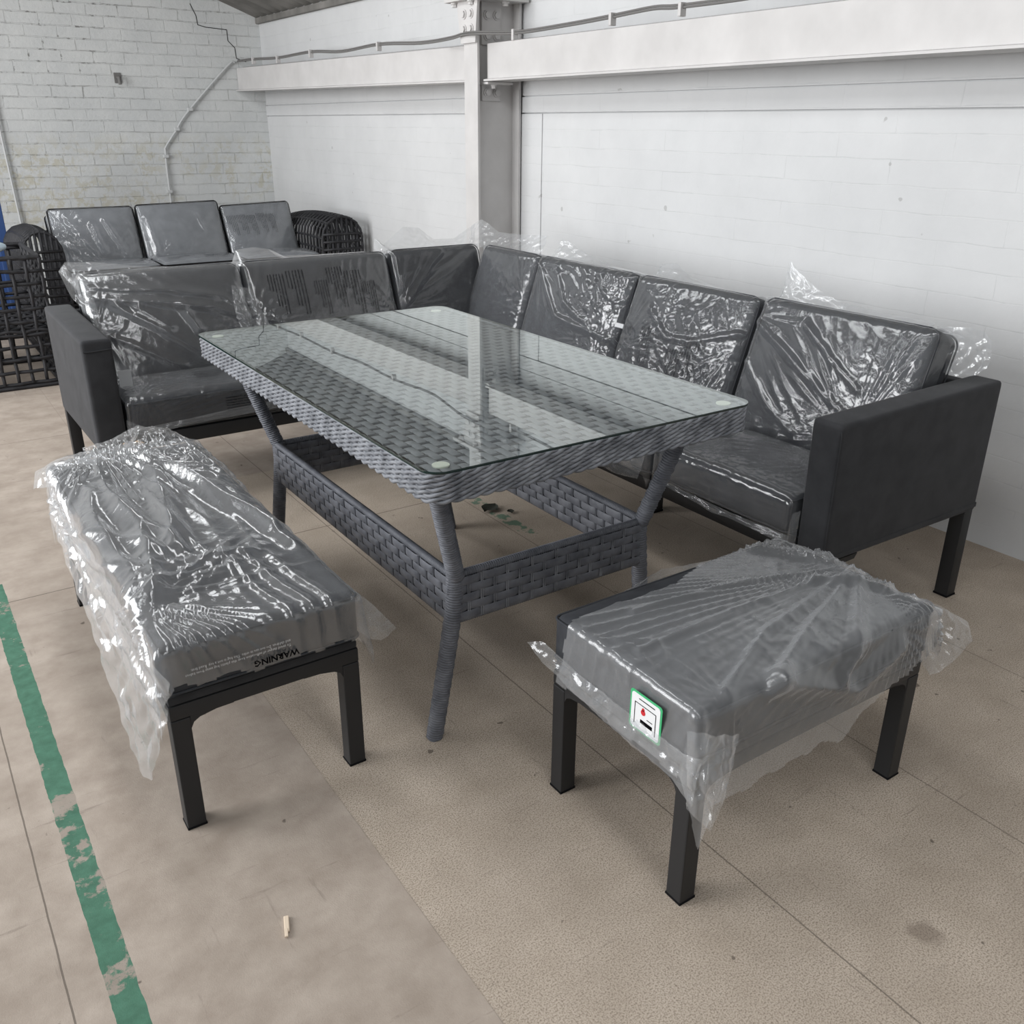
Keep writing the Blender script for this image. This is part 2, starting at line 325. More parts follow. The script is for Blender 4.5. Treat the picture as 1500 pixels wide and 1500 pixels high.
cb = tag(m.build('cable', 'cable_grey', smooth=True), 'twin grey cables clipped along the top edge of the white steel rails', 'cable')
for y, z in ((7.4, 1.742), (6.3, 1.735), (5.3, 1.722), (3.2, 1.703), (2.8, 1.705), (6.9, 1.728), (3.9, 1.692)):
    m = MB(); m.box(2.645, 2.675, y-.008, y+.008, z-.03, z+.017, .003); m.build('clip', 'steel_paint', cb)
m = MB(); m.tube(smoothpath([(2.64, BY-.02, 1.74), (2.58, BY-.02, 1.712), (2.225, BY-.02, 1.374), (2.119, BY-.02, 1.241), (2.03, BY-.02, 1.13), (2.02, BY-.02, 1.09), (2.013, BY-.02, .9), (2.010, BY-.02, .02)], 5), .0075, 8)
cd = tag(m.build('conduit', 'conduit_paint', smooth=True), 'thin bent conduit running down the brick wall behind the grey-cushioned sofa', 'pipe')
for x, z in ((2.25, 1.398), (2.13, 1.255), (2.02, 1.06), (2.012, .8)):
    m = MB(); m.box(x-.02, x+.02, BY-.034, BY-.001, z-.012, z+.012, .004); m.build('saddle', 'conduit_paint', cd)
m = MB(); m.tube([(.90, BY-.02, 2.6), (.90, BY-.02, 1.2), (.917, BY-.02, .58), (.92, BY-.02, .01)], .0075, 8)
pp = tag(m.build('conduit', 'conduit_paint', smooth=True), 'straight white pipe running down the brick wall beside the blue post', 'pipe')
m = MB(); m.box(.89, .945, BY-.036, BY-.001, .56, .60, .005); m.build('saddle', 'conduit_paint', pp)
m = MB(); m.tube([(1.748, BY+.01, 1.61), (1.748, BY-.05, 1.605), (1.75, BY-.055, 1.56)], .012, 8); m.box(1.725, 1.775, BY-.008, BY+.005, 1.57, 1.64, .003)
tag(m.build('wall_hook', 'cable_grey'), 'small rusty hook fixed in the white brick wall', 'hook')
# ------------------------------------------------------------------ wicker table
TX0, TX1, TY0, TY1, TZ = .72, 1.554, 1.311, 2.713, .730
tb = thing('dining_table', 'rectangular grey wicker dining table with a glass top on splayed wrapped legs', 'table', ((TX0+TX1)/2, (TY0+TY1)/2, 0))
TA, TB = (TX1-TX0)/2, (TY1-TY0)/2
def rrect(a, b, r, n=8, step=None):
    P = []
    for (sx, sy, a0) in ((1, 1, 0), (-1, 1, 90), (-1, -1, 180), (1, -1, 270)):
        for k in range(n+1):
            an = math.radians(a0+90*k/n); P.append((sx*(a-r)+r*math.cos(an), sy*(b-r)+r*math.sin(an)))
    if not step: return P
    o = []; N = len(P)
    for i in range(N):
        p, q = P[i], P[(i+1) % N]; d = math.hypot(q[0]-p[0], q[1]-p[1]); k = max(1, round(d/step))
        o += [(p[0]+(q[0]-p[0])*j/k, p[1]+(q[1]-p[1])*j/k) for j in range(k)]
    return o
def weave(mb, O, eu, ev, en, Lu, Lv, row, stake, amp, sr=.0016, pair=True, taper=None, mi_s=0):
    O, eu, ev, en = Vector(O), Vector(eu), Vector(ev), Vector(en); nr = max(1, round(Lv/row)); row = Lv/nr; ns = max(2, round(Lu/stake)); stake = Lu/ns; q = 9
    for r in range(nr):
        P = []
        for i in range(ns*q+1):
            u = i/q*stake; d_ = abs((u/stake+r) % 2-1); h = amp*(1-math.exp(-((1-d_)/.26)**2))
            jit = .0006*nz(u*9, r*1.7)
            P.append([O+eu*u+ev*((r+.015)*row+jit)+en*(h-.0014), O+eu*u+ev*((r+.2)*row)+en*(h+.0005), O+eu*u+ev*((r+.8)*row)+en*(h+.0005), O+eu*u+ev*((r+.985)*row+jit)+en*(h-.0014)])
        mb.grid(P)
    for k in range(ns+1):
        for d in ((-.0022, .0022) if pair else (0,)):
            if pair: mb.tube([O+eu*(k*stake+d)+en*amp*.55, O+eu*(k*stake+d)+ev*Lv+en*amp*.55], sr, 5, mi=mi_s)
            else: mb.box
# top deck under the glass (woven), dark backing below
m = MB(); weave(m, (-TA+.018, -TB+.018, .7195), (0, 1, 0), (1, 0, 0), (0, 0, 1), 2*TB-.036, 2*TA-.036, .0205, .033, .0038, mi_s=2)
m.prism(rrect(TA-.01, TB-.01, .042, 8), 'z', .70, .7185, 1)
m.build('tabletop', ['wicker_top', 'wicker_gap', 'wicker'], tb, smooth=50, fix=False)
# twisted strand rim
m = MB(); per = rrect(TA-.004, TB-.004, .045, 10, .0045); N = len(per); acc = [0]
for i in range(N): acc.append(acc[-1]+math.hypot(per[(i+1) % N][0]-per[i][0], per[(i+1) % N][1]-per[i][1]))
for k in range(5):
    z = .6735+k*.0116; tw = round(acc[-1]/.062)
    for hlf in (0, 1):
        pts = []
        for i in range(N):
            p, q = per[i-1], per[(i+1) % N]; tx, ty = q[0]-p[0], q[1]-p[1]; L_ = math.hypot(tx, ty); nx, ny = ty/L_, -tx/L_
            if nx*per[i][0]+ny*per[i][1] < 0: nx, ny = -nx, -ny
            an = 2*PI*tw*acc[i]/acc[-1]+PI*hlf+k*2.45
            pts.append((per[i][0]+nx*.0022*math.cos(an), per[i][1]+ny*.0022*math.cos(an), z+.0043*math.sin(an)))
        m.tube(pts, .0043, 6, closed=True)
m.grid([[(p[0]*.993, p[1]*.996, z) for p in per] for z in (.668, .7185)], 1, False, True)
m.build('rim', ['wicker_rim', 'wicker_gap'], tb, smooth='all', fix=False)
# legs: cranked, wrapped in thin strand
KX, KY, KZ = .165, .187, .36
def leg(sx, sy):
    pts = [(TA-.072, TB-.125, .685), (TA-KX+.02, TB-KY+.012, .44), (TA-KX+.012, TB-KY, .40), (TA-KX+.018, TB-KY, .31), (TA-.089-.012, TB-.215+.012, .0)]
    P = smoothpath(pts, 60); L_ = 0; ring = []; r = []
    for i in range(len(P)):
        if i: L_ += (P[i]-P[i-1]).length
        ring.append((sx*P[i].x, sy*P[i].y, P[i].z))
    m = MB(); n = 14; rows = []; L_ = 0; p_ = .0062
    # resample densely so that each turn of wrap is a ridge
    Q = []; tot = sum((P[i+1]-P[i]).length for i in range(len(P)-1)); want = int(tot/p_*4); d = 0; i = 0; seg = 0
    cum = [0]
    for a, b in zip(P, P[1:]): cum.append(cum[-1]+(b-a).length)
    for k in range(want+1):
        s = tot*k/want
        while i < len(P)-2 and cum[i+1] < s: i += 1
        tt = (s-cum[i])/max(1e-9, cum[i+1]-cum[i]); Q.append(P[i].lerp(P[i+1], min(1, tt)))
    tg0 = None
    for k, p in enumerate(Q):
        tg = (Q[min(k+3, len(Q)-1)]-Q[max(k-3, 0)]).normalized(); nx = tg.cross(Vector((0, 1, 0))).normalized(); ny = tg.cross(nx); s = tot*k/want; row = []
        for j in range(n):
            a = 2*PI*j/n; basket = .0009*math.cos(PI*math.floor(s/(p_*2))+a*4); rr = .0180+.0019*abs(math.sin(PI*s/p_))+basket
            row.append(((p+nx*rr*math.cos(a)+ny*rr*math.sin(a)).x*sx, (p+nx*rr*math.cos(a)+ny*rr*math.sin(a)).y*sy, max(.0008, (p+nx*rr*math.cos(a)+ny*rr*math.sin(a)).z)))
        rows.append(row)
    o = len(m.v); m.grid(rows, 0, False, True); m.f.append(tuple(o+(len(rows)-1)*n+j for j in range(n))); m.mi.append(1)
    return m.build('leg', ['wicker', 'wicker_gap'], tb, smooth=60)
for sx in (-1, 1):
    for sy in (-1, 1): leg(sx, sy)
# stretcher panels between the knees
ax, ay = TA-KX+.018, TB-KY+.004; zb, zt = .302, .412
def panel(p0, p1, nrm):
    p0, p1, nrm = Vector(p0), Vector(p1), Vector(nrm); eu = (p1-p0).normalized(); L_ = (p1-p0).length; m = MB()
    for sgn in (1, -1): weave(m, p0+Vector((0, 0, zb))+nrm*(.008*sgn), eu, (0, 0, 1), nrm*sgn, L_, zt-zb-.004, .0215, .033, .0045, mi_s=2 if abs(nrm.y) > .5 else 0)
    a, b = p0+nrm*.0075, p1-nrm*.0075
    m.box(min(a.x, b.x), max(a.x, b.x), min(a.y, b.y), max(a.y, b.y), zb, zt-.003, mi=1)
    # wrapped top rail
    r = []; pts = []; k = int(L_/.0055*4)
    for i in range(k+1): pts.append(p0+eu*(L_*i/k)+Vector((0, 0, zt))); r.append(.0088+.0014*abs(math.sin(PI*i/4)))
    m.tube(pts, r, 8); pts = [q-Vector((0, 0, zt-zb)) for q in pts]; m.tube(pts, [x*.9 for x in r], 8)
    return m.build('stretcher', ['wicker', 'wicker_gap', 'wicker_rim'], tb, smooth=55, fix=False)
panel((-ax, -ay, 0), (-ax, ay, 0), (-1, 0, 0)); panel((ax, -ay, 0), (ax, ay, 0), (1, 0, 0))
panel((-ax, -ay, 0), (ax, -ay, 0), (0, -1, 0)); panel((-ax, ay, 0), (ax, ay, 0), (0, 1, 0))
# glass plate with rounded corners resting on four clear discs
m = MB(); pg = rrect(TA, TB, .04, 10); n = len(pg); zg0, zg1 = .7262, .7312
m.add([(x, y, zg1) for x, y in pg], [tuple(range(n))], 0); m.add([(x, y, zg0) for x, y in pg], [tuple(reversed(range(n)))], 1)
m.grid([[(x, y, zg0) for x, y in pg], [(x*1.0007, y*1.0005, (zg0+zg1)/2) for x, y in pg], [(x, y, zg1) for x, y in pg]], 2, False, True)
gp = m.build('glass_top', ['table_glass', 'glass_under', 'glass_edge'], tb); gp['label'] = 'clear glass plate with a dark green edge'
for sx in (-1, 1):
    for sy in (-1, 1):
        m = MB(); c = (sx*(TA-.05), sy*(TB-.05)); m.tube([(c[0], c[1], .7235), (c[0], c[1], .7262)], .0165, 24)
        m.build('disc_pad', 'disc_white', tb, smooth=40)['label'] = 'pale round pad under the glass'

# ------------------------------------------------------------------ cushions and polythene
def pad_mesh(a, b, t, r=.03, bulge=.015, seed=0, n=26, wob=.002):
    m = MB(); half = Vector((a, b, t/2)); inner = Vector((a-r, b-r, max(.001, t/2-r)))
    ts = [-math.cos(PI*i/n)*.35+(-1+2*i/n)*.65 for i in range(n+1)]; ts[0], ts[-1] = -1, 1
    def fix(p):
        q = Vector((p[0]*a, p[1]*b, p[2]*t/2)); c = Vector([max(-inner[k], min(inner[k], q[k])) for k in range(3)]); d = q-c
        if d.length > 1e-9: q = c+d.normalized()*r if d.length > 0 else q
        fx, fy = 1-(q.x/a)**2, 1-(q.y/b)**2
        q.z += (1 if q.z > 0 else -.3)*bulge*max(0, fx)**.7*max(0, fy)**.7*min(1, abs(q.z)/(t/2-r*.5))
        w_ = wob*noise.noise((q.x*9+seed*3.1, q.y*9, q.z*9)); q += q.normalized()*w_
        return (q.x, q.y, q.z+t/2)
    for axis in range(3):
        for sg in (-1, 1):
            rows = []
            for i in ts:
                row = []
                for j in ts:
                    p = [0, 0, 0]; p[axis] = sg; p[(axis+1) % 3] = i; p[(axis+2) % 3] = j; row.append(fix(p))
                rows.append(row)
            m.grid(rows)
    return m
def tri(x): return 1-abs(2*(x-math.floor(x))-1)
class Wr:
    """wrinkle height of a film over a flat pad, u,v in metres: pleats fanning out of pinch points, long folds, crumple"""
    def __init__(s, seed, knots=(), streak=None, crumple=.002, cs=22, folds=(), zones=(), base=.003, pw=1.6, warp=.008):
        s.pw = pw; s.w = warp; s.sd = seed*7.3; s.k = knots; s.st = streak; s.c = crumple; s.cs = cs; s.f = folds; s.z = zones; s.b = base
    def __call__(s, u, v):
        h = s.b; sd = s.sd
        wu = u+s.w*noise.noise((u*7, v*7, sd)); wv = v+s.w*noise.noise((u*7, v*7, sd+5))
        for (ku, kv, n, amp, rng) in s.k:
            dx, dy = wu-ku, wv-kv; r = math.hypot(dx, dy); th = math.atan2(dy, dx)
            if r < rng*3.2:
                g = min(1, r/.035)*math.exp(-(r/rng)**2); q = tri(n*th/(2*PI)+.9*noise.noise((math.cos(th)*3, math.sin(th)*3, sd+r*.8)))
                msk = .2+.8*max(0, min(1, .42+1.7*noise.noise((math.cos(th)*2+ku, math.sin(th)*2, sd+9))))
                h += amp*g*q**s.pw*msk+amp*.7*math.exp(-(r/.03)**2)
        if s.st:
            an, wl, amp = s.st; c, d = math.cos(an), math.sin(an); al, ac = wu*c+wv*d, -wu*d+wv*c
            q = tri(ac/wl+1.3*noise.noise((al*1.6, ac*6, sd+2))); msk = max(0, min(1, .35+1.6*noise.noise((al*2.2, ac*4.5, sd+3))))
            h += amp*q**2*msk
        for (pts, hh, wd) in s.f:
            best = 9
            for (a, b), (c, d) in zip(pts, pts[1:]):
                L2 = (c-a)**2+(d-b)**2; tt = max(0, min(1, ((wu-a)*(c-a)+(wv-b)*(d-b))/L2)); best = min(best, math.hypot(wu-a-tt*(c-a), wv-b-tt*(d-b)))
            if best < wd: h += hh*(1-best/wd)**1.4
        if s.c:
            cr = (1-abs(noise.noise((wu*s.cs, wv*s.cs, sd))))**3*.7+(1-abs(noise.noise((wu*s.cs*2.3, wv*s.cs*2.3, sd+1))))**3*.35
            k = .35
            for (zu, zv, zr, za) in s.z: k += za*math.exp(-((u-zu)**2+(v-zv)**2)/zr**2)
            h += s.c*cr*k*(.4+1.2*max(0, .4+noise.noise((u*4, v*4, sd+4))))
        return h
def film_sheet(a, b, t, over, wr, res=.006, r=.022, bulge=.015, flare=.12, cut=None, hem=None, damp=1.0):
    """a sheet lying over the pad (half sizes a,b, top at t) whose margins fold down its sides"""
    l, rr, bo, to = over; nu, nv = int((2*a+l+rr)/res), int((2*b+bo+to)/res); m = MB(); idx = {}; vs = []
    for i in range(nu+1):
        for j in range(nv+1):
            fu, fv = i/nu, j/nv
            U = -a-l+fu*(2*a+l+rr); V = -b-bo+fv*(2*b+bo+to)
            if hem: U, V = hem(U, V)
            cx, cy = max(-a+r, min(a-r, U)), max(-b+r, min(b-r, V)); ex, ey = U-cx, V-cy; d = math.hypot(ex, ey)
            B = bulge*max(0, 1-(cx/a)**2)**.7*max(0, 1-(cy/b)**2)**.7; h = wr(U, V)
            if d < 1e-9: p = (cx, cy, t+B+h)
            else:
                nx, ny = ex/d, ey/d; R = r+.002; h *= 1-(1-damp)*min(1, d/(R*1.3))
                if d < R*PI/2: ph = d/R; ho, dr, N_ = R*math.sin(ph), R*(1-math.cos(ph)), (math.sin(ph), math.cos(ph))
                else: s = d-R*PI/2; ho, dr, N_ = R+s*flare, R+s, (1, flare)
                kq = 1+.35*(2*abs(nx*ny))**2; p = (cx+nx*(ho+h*N_[0])*kq, cy+ny*(ho+h*N_[0])*kq, t+B-dr+h*N_[1])
            idx[i, j] = len(vs); vs.append(p)
    fs = []
    for i in range(nu):
        for j in range(nv):
            if cut:
                U = -a-l+(i+.5)/nu*(2*a+l+rr); V = -b-bo+(j+.5)/nv*(2*b+bo+to)
                if cut(U, V): continue
            fs.append((idx[i, j], idx[i+1, j], idx[i+1, j+1], idx[i, j+1]))
    used = sorted({k for f in fs for k in f}); mp = {k: q for q, k in enumerate(used)}
    m.add([vs[k] for k in used], [tuple(mp[k] for k in f) for f in fs]); return m
def coons(top, bot, nu=40, nv=16, amp=.008, fr=30, seed=0, nrm=(1, 0, 0), belly=.0, pleat=0):
    """loose sheet between two edge lines"""
    def res(P, n):
        P = [Vector(p) for p in P]; cum = [0]
        for x, y in zip(P, P[1:]): cum.append(cum[-1]+(y-x).length)
        o = []; i = 0
        for k in range(n+1):
            s = cum[-1]*k/n
            while i < len(P)-2 and cum[i+1] < s: i += 1
            o.append(P[i].lerp(P[i+1], min(1, (s-cum[i])/max(1e-9, cum[i+1]-cum[i]))))
        return o
    T, B = res(top, nu), res(bot, nu); nrm = Vector(nrm); m = MB(); rows = []
    for i in range(nu+1):
        row = []
        for j in range(nv+1):
            p = B[i].lerp(T[i], j/nv); e = math.sin(PI*j/nv)
            h = (1-abs(noise.noise(p*fr+Vector((seed, 0, 0)))))**2*.8+(1-abs(noise.noise(p*fr*2.1+Vector((seed+4, 0, 0)))))**2*.35-.5
            if pleat: h += .8*tri(pleat*i/nu+.8*noise.noise((i*.1, j*.12, seed)))-.4
            row.append(p+nrm*(amp*h*(.35+.65*e)+belly*e))
        rows.append(row)
    m.grid(rows); return m
def seam(a, b, z, r, parent, mat='piping_black', rad=.0028, off=.001):
    if mat == 'piping_black': rad, off = .0045, .003
    m = MB(); m.tube([(x, y, z) for x, y in rrect(a+off, b+off, r, 6, .03)], rad, 6, closed=True); return m.build('piping', mat, parent, smooth='all')
def text_mesh(lines, size, space=1.0, bold=0.):
    cu = bpy.data.curves.new('txt', 'FONT'); cu.body = '\n'.join(lines); cu.size = size; cu.resolution_u = 1; cu.offset = bold; cu.space_line = space
    o = bpy.data.objects.new('txt', cu); C.objects.link(o); bpy.context.view_layer.update()
    me = bpy.data.meshes.new_from_object(o.evaluated_get(bpy.context.evaluated_depsgraph_get())); C.objects.unlink(o); bpy.data.objects.remove(o)
    v = [tuple(q.co) for q in me.vertices]; f = [tuple(p.vertices) for p in me.polygons]; bpy.data.meshes.remove(me); return v, f
WARN = ['WARNING: To avoid danger of suffocation keep this', 'plastic bag away from babies and children. Do not use', 'this bag in cribs, beds, carriages or playpens.', 'The thin film may cling to nose and mouth', 'and prevent breathing.', 'This bag is not a toy.']
FULLV, FULLF = text_mesh(WARN, .0105, 1.62, .00025)
def padz(u, v, a, b, t, bulge): return t+bulge*max(0, 1-(u/a)**2)**.7*max(0, 1-(v/b)**2)**.7
def print_columns(cols, a, b, t, bulge, parent, mat='print_black', lift=.0095):
    """warning text set in turned columns on the bag; cols = (u, v of the start, scale)"""
    for (u, v, sc_, ang) in cols:
        c, s = math.cos(ang), math.sin(ang); vs = []; m = MB()
        for (x, y, z) in FULLV:
            U, V = u+sc_*(x*c-y*s), v+sc_*(x*s+y*c); vs.append((U, V, padz(max(-a, min(a, U)), max(-b, min(b, V)), a, b, t, bulge)+lift))
        m.add(vs, FULLF); o = m.build('warning_print', mat, parent, fix=False); o['label'] = 'small dark warning text on the bag'

def cushion(name, label, cat, loc, rot, a, b, t, film=None, mat='cushion_fabric', bulge=.015, r=.03, seed=1, pip=None, group=None, filmmat='film', wob=.002):
    o = thing(name, label, cat, loc, rot, group)
    pad_mesh(a, b, t, r, bulge, seed, wob=wob).build('pad', mat, o, smooth='all', merge=1e-5)
    if pip: seam(a-.001, b-.001, t-r*.42, r, o, pip); seam(a-.001, b-.001, r*.42, r, o, pip)
    if film:
        film_sheet(a, b, t, bulge=bulge, **film).build('plastic_wrap', filmmat, o, smooth='all', fix=False)['label'] = 'clear crinkled plastic bag'
    return o
def flap(parent, m, mat='film_flap', world=True, name='plastic_flap'):
    o = m.build(name, mat, None, smooth='all', fix=False)
    o.parent = parent
    if world: o.matrix_parent_inverse = parent.matrix_world.inverted()
    o['label'] = 'loose end of the plastic bag'; return o
def rotm(U, N):
    U, N = Vector(U).normalized(), Vector(N).normalized(); V = N.cross(U); return Matrix(((U.x, V.x, N.x), (U.y, V.y, N.y), (U.z, V.z, N.z)))

# ------------------------------------------------------------------ corner sofa: two sections
def arm_mesh(x0, x1, y0, y1, z0, z1, bev=.012):
    m = MB(); m.box(x0, x1, y0, y1, z0, z1, bev); return m
def hexa(m, P, bev=0):
    bm = bmesh.new(); vs = [bm.verts.new(p) for p in P]
    for f in ((0, 1, 2, 3), (7, 6, 5, 4), (0, 4, 5, 1), (1, 5, 6, 2), (2, 6, 7, 3), (3, 7, 4, 0)): bm.faces.new([vs[i] for i in f])
    bmesh.ops.recalc_face_normals(bm, faces=bm.faces[:])
    if bev: bmesh.ops.bevel(bm, geom=bm.edges[:], offset=bev, segments=3, affect='EDGES', profile=.6)
    bm.verts.ensure_lookup_table(); bm.verts.index_update(); m.add([q.co[:] for q in bm.verts], [[q.index for q in f.verts] for f in bm.faces]); bm.free()
sr = thing('sofa_section', 'charcoal fabric sofa section along the white block wall, arm beside the small square stool', 'sofa', (2.14, 2.5, 0))
def pl(o, m, name, mat, smooth=True, label=None):
    q = m.build(name, mat, None, smooth=smooth); q.parent = o; q.matrix_parent_inverse = o.matrix_world.inverted()
    if label: q['label'] = label
    return q
SF, SB, SY0 = 1.79, 2.481, 1.244
m = MB(); hexa(m, [(SF+.004, SY0, .282), (SB, SY0, .275), (SB, SY0+.087, .275), (SF+.004, SY0+.087, .282), (SF, SY0, .652), (SB, SY0, .662), (SB, SY0+.087, .662), (SF, SY0+.087, .652)], .013)
arm_r = pl(sr, m, 'armrest', 'sling_fabric')
m = MB(); m.box(SF+.002, SB-.003, SY0-.0016, SY0+.05, .288, .302, .001); m.tube([(SF+.004, SY0+.0005, .30), (SF+.001, SY0-.0012, .62), (SF+.006, SY0+.006, .642)], .0016, 6)
q = m.build('seam', 'sling_fabric', arm_r)
for (x, y) in ((SB-.05, SY0+.002), (SF+.02, SY0+.004), (2.135, 2.21), (SB-.05, 3.68)):
    m = MB(); m.box(x, x+.042, y, y+.042, 0, .30, .003); L_ = pl(sr, m, 'leg', 'powder_metal')
    m = MB(); m.box(x-.0015, x+.0435, y-.0015, y+.0435, 0, .006, .001); q = m.build('foot_cap', 'piping_black', L_)
m = MB(); m.box(SF-.006, SF+.04, SY0+.088, 3.73, .276, .314, .003); pl(sr, m, 'front_rail', 'powder_metal')
m = MB(); m.box(SF+.022, SF+.075, SY0+.005, SY0+.16, .258, .276, .003); m.prism([(SF+.07, .276), (SF+.16, .276), (SF+.15, .262), (SF+.075, .258)], 'y', SY0+.01, SY0+.07); pl(sr, m, 'corner_bracket', 'powder_metal')
m = MB(); m.box(SF+.03, SB-.01, SY0+.06, 3.725, .300, .318, .004); pl(sr, m, 'seat_deck', 'sling_fabric')
m = MB(); hexa(m, [(SB-.075, SY0+.05, .30), (SB-.02, SY0+.05, .30), (SB-.02, 3.80, .30), (SB-.075, 3.80, .30), (SB-.05, SY0+.05, .645), (SB, SY0+.05, .645), (SB, 3.80, .645), (SB-.05, 3.80, .645)], .012); pl(sr, m, 'backrest', 'sling_fabric')
sl = thing('sofa_section', 'charcoal fabric sofa section in front of the rattan sofa, arm behind the long bench', 'sofa', (1.2, 3.5, 0))
LX, LY0, LY1 = .469, 3.139, 3.815
m = MB(); hexa(m, [(LX, LY0+.004, .282), (LX+.096, LY0+.004, .282), (LX+.096, LY1, .268), (LX, LY1, .268), (LX, LY0, .655), (LX+.096, LY0, .655), (LX+.096, LY1, .665), (LX, LY1, .665)], .014)
arm_l = pl(sl, m, 'armrest', 'sling_fabric')
m = MB(); m.tube([(LX+.004, LY0-.0005, .62), (LX+.03, LY0-.0018, .619), (LX+.092, LY0-.0005, .622)], .0018, 6); m.build('seam', 'sling_fabric', arm_l); m = MB(); m.tube([(LX+.005, LY0+.004, .64), (LX+.05, LY0+.002, .648), (LX+.09, LY0+.004, .642)], .0018, 6); q = m.build('seam', 'sling_fabric', arm_l)
for (x, y) in ((LX+.003, LY1-.048), (LX+.003, LY0+.01)):
    m = MB(); m.box(x, x+.042, y, y+.042, 0, .30, .003); L_ = pl(sl, m, 'leg', 'powder_metal')
m = MB(); m.box(LX+.097, 1.78, LY0+.004, LY0+.05, .266, .314, .003); pl(sl, m, 'front_rail', 'powder_metal')
m = MB(); m.box(LX+.01, LX+.13, LY0+.015, LY0+.08, .256, .285, .003); pl(sl, m, 'corner_bracket', 'powder_metal')
m = MB(); m.box(LX+.06, 1.775, LY0+.03, LY1-.01, .300, .318, .004); pl(sl, m, 'seat_deck', 'sling_fabric')
m = MB(); hexa(m, [(LX+.06, LY1-.075, .30), (2.39, LY1-.075, .30), (2.39, LY1-.02, .30), (LX+.06, LY1-.02, .30), (LX+.06, LY1-.05, .645), (2.39, LY1-.05, .645), (2.39, LY1, .645), (LX+.06, LY1, .645)], .012); pl(sl, m, 'backrest', 'sling_fabric')

Z3 = Matrix.Identity(3)
# seat cushions
GS = 'bagged seat cushions of the corner sofa'
rotR = rotm((0, -1, 0), (0, 0, 1))        # u to the right (towards the camera end), v towards the wall
c = cushion('seat_cushion', 'charcoal seat cushion in plastic beside the sofa arm next to the small stool', 'cushion', (1.947, 1.600, .328), rotR, .250, .170, .105,
    dict(over=(.07, .10, .094, .02), res=.006, r=.02, wr=Wr(3, [(.20, .17, 60, .0045, .34)], None, .0016, 30, [([(-.25, -.157), (.25, -.157)], .004, .02)], [(0, -.2, .2, 1.8)], pw=2.4, warp=.003), flare=.03, damp=.6), seed=3, r=.022, bulge=.012, pip='cushion_fabric', group=GS, filmmat='film')
flap(c, coons([(1.768, 1.335, .40), (1.765, 1.34, .33), (1.775, 1.338, .31)], [(1.782, 1.322, .41), (1.776, 1.32, .33), (1.774, 1.324, .300)], 14, 8, .006, 60, 3, (0, -1, 0)))
flap(c, coons([(1.772, 1.34, .335), (1.772, 1.55, .330), (1.772, 1.66, .332), (1.772, 1.845, .338)], [(1.764, 1.335, .312), (1.765, 1.54, .316), (1.766, 1.60, .308), (1.766, 1.66, .317), (1.768, 1.85, .328)], 50, 5, .005, 50, 5, (1, 0, 0)), 'film_flap')
c = cushion('seat_cushion', 'charcoal seat cushion in plastic half under the wicker table, along the block wall', 'cushion', (1.950, 2.17, .324), rotR, .29, .168, .10,
    dict(over=(.07, .07, .094, .02), res=.010, r=.02, wr=Wr(4, [(.24, -.12, 30, .006, .2)], (1.2, .02, .003), .004, 26), flare=.05, damp=.6), seed=4, r=.022, pip='cushion_fabric', group=GS)
flap(c, coons([(1.775, 1.89, .40), (1.775, 2.0, .38), (1.775, 2.25, .37)], [(1.755, 1.90, .315), (1.755, 2.0, .300), (1.76, 2.25, .312)], 30, 10, .008, 40, 6, (1, 0, 0)))
c = cushion('seat_cushion', 'charcoal seat cushion in plastic beside the sofa arm behind the long bench', 'cushion', (.868, 3.298, .324), Z3, .285, .158, .115,
    dict(over=(.10, .08, .112, .02), res=.006, r=.02, wr=Wr(5, [(-.24, -.12, 26, .008, .13)], (.2, .022, .0022), .0035, 24, [([(-.28, -.15), (.28, -.142)], .004, .02)], [(.0, -.18, .25, 1.3)]), flare=.03, damp=.6), seed=5, r=.028, pip='cushion_fabric', group=GS)
print_columns([(-.02, .02, .9, 0)], .285, .158, .115, .015, c)
m = MB(); m.add([(x*.9+.04, -.1665, .078+y*.55) for x, y, z in FULLV], FULLF)
m.build('warning_print', 'print_black', c, fix=False)['label'] = 'dark print on the front of the bag'
flap(c, coons([(.565, 3.112, .385), (.62, 3.108, .352), (.75, 3.106, .358), (.95, 3.106, .372), (1.13, 3.11, .375)], [(.560, 3.10, .352), (.612, 3.10, .325), (.76, 3.098, .340), (.95, 3.096, .345), (1.13, 3.10, .350)], 60, 8, .005, 50, 7, (0, -1, 0)), 'film_flap')
m = MB(); m.box(.592, .634, 3.27, 3.2715, .458, .515); m.build('care_tag', 'print_white', c); q = C.objects[-1] if False else None
for ob in c.children:
    if ob.name.startswith('care_tag'): ob.matrix_parent_inverse = c.matrix_world.inverted(); ob['label'] = 'small white fabric tag'
c = cushion('seat_cushion', 'charcoal seat cushion in plastic behind the far end of the wicker table', 'cushion', (1.472, 3.298, .324), Z3, .290, .153, .10,
    dict(over=(.07, .07, .115, .02), res=.012, r=.02, wr=Wr(6, (), (.3, .03, .003), .004, 26), flare=.1), seed=6, r=.025, group=GS)

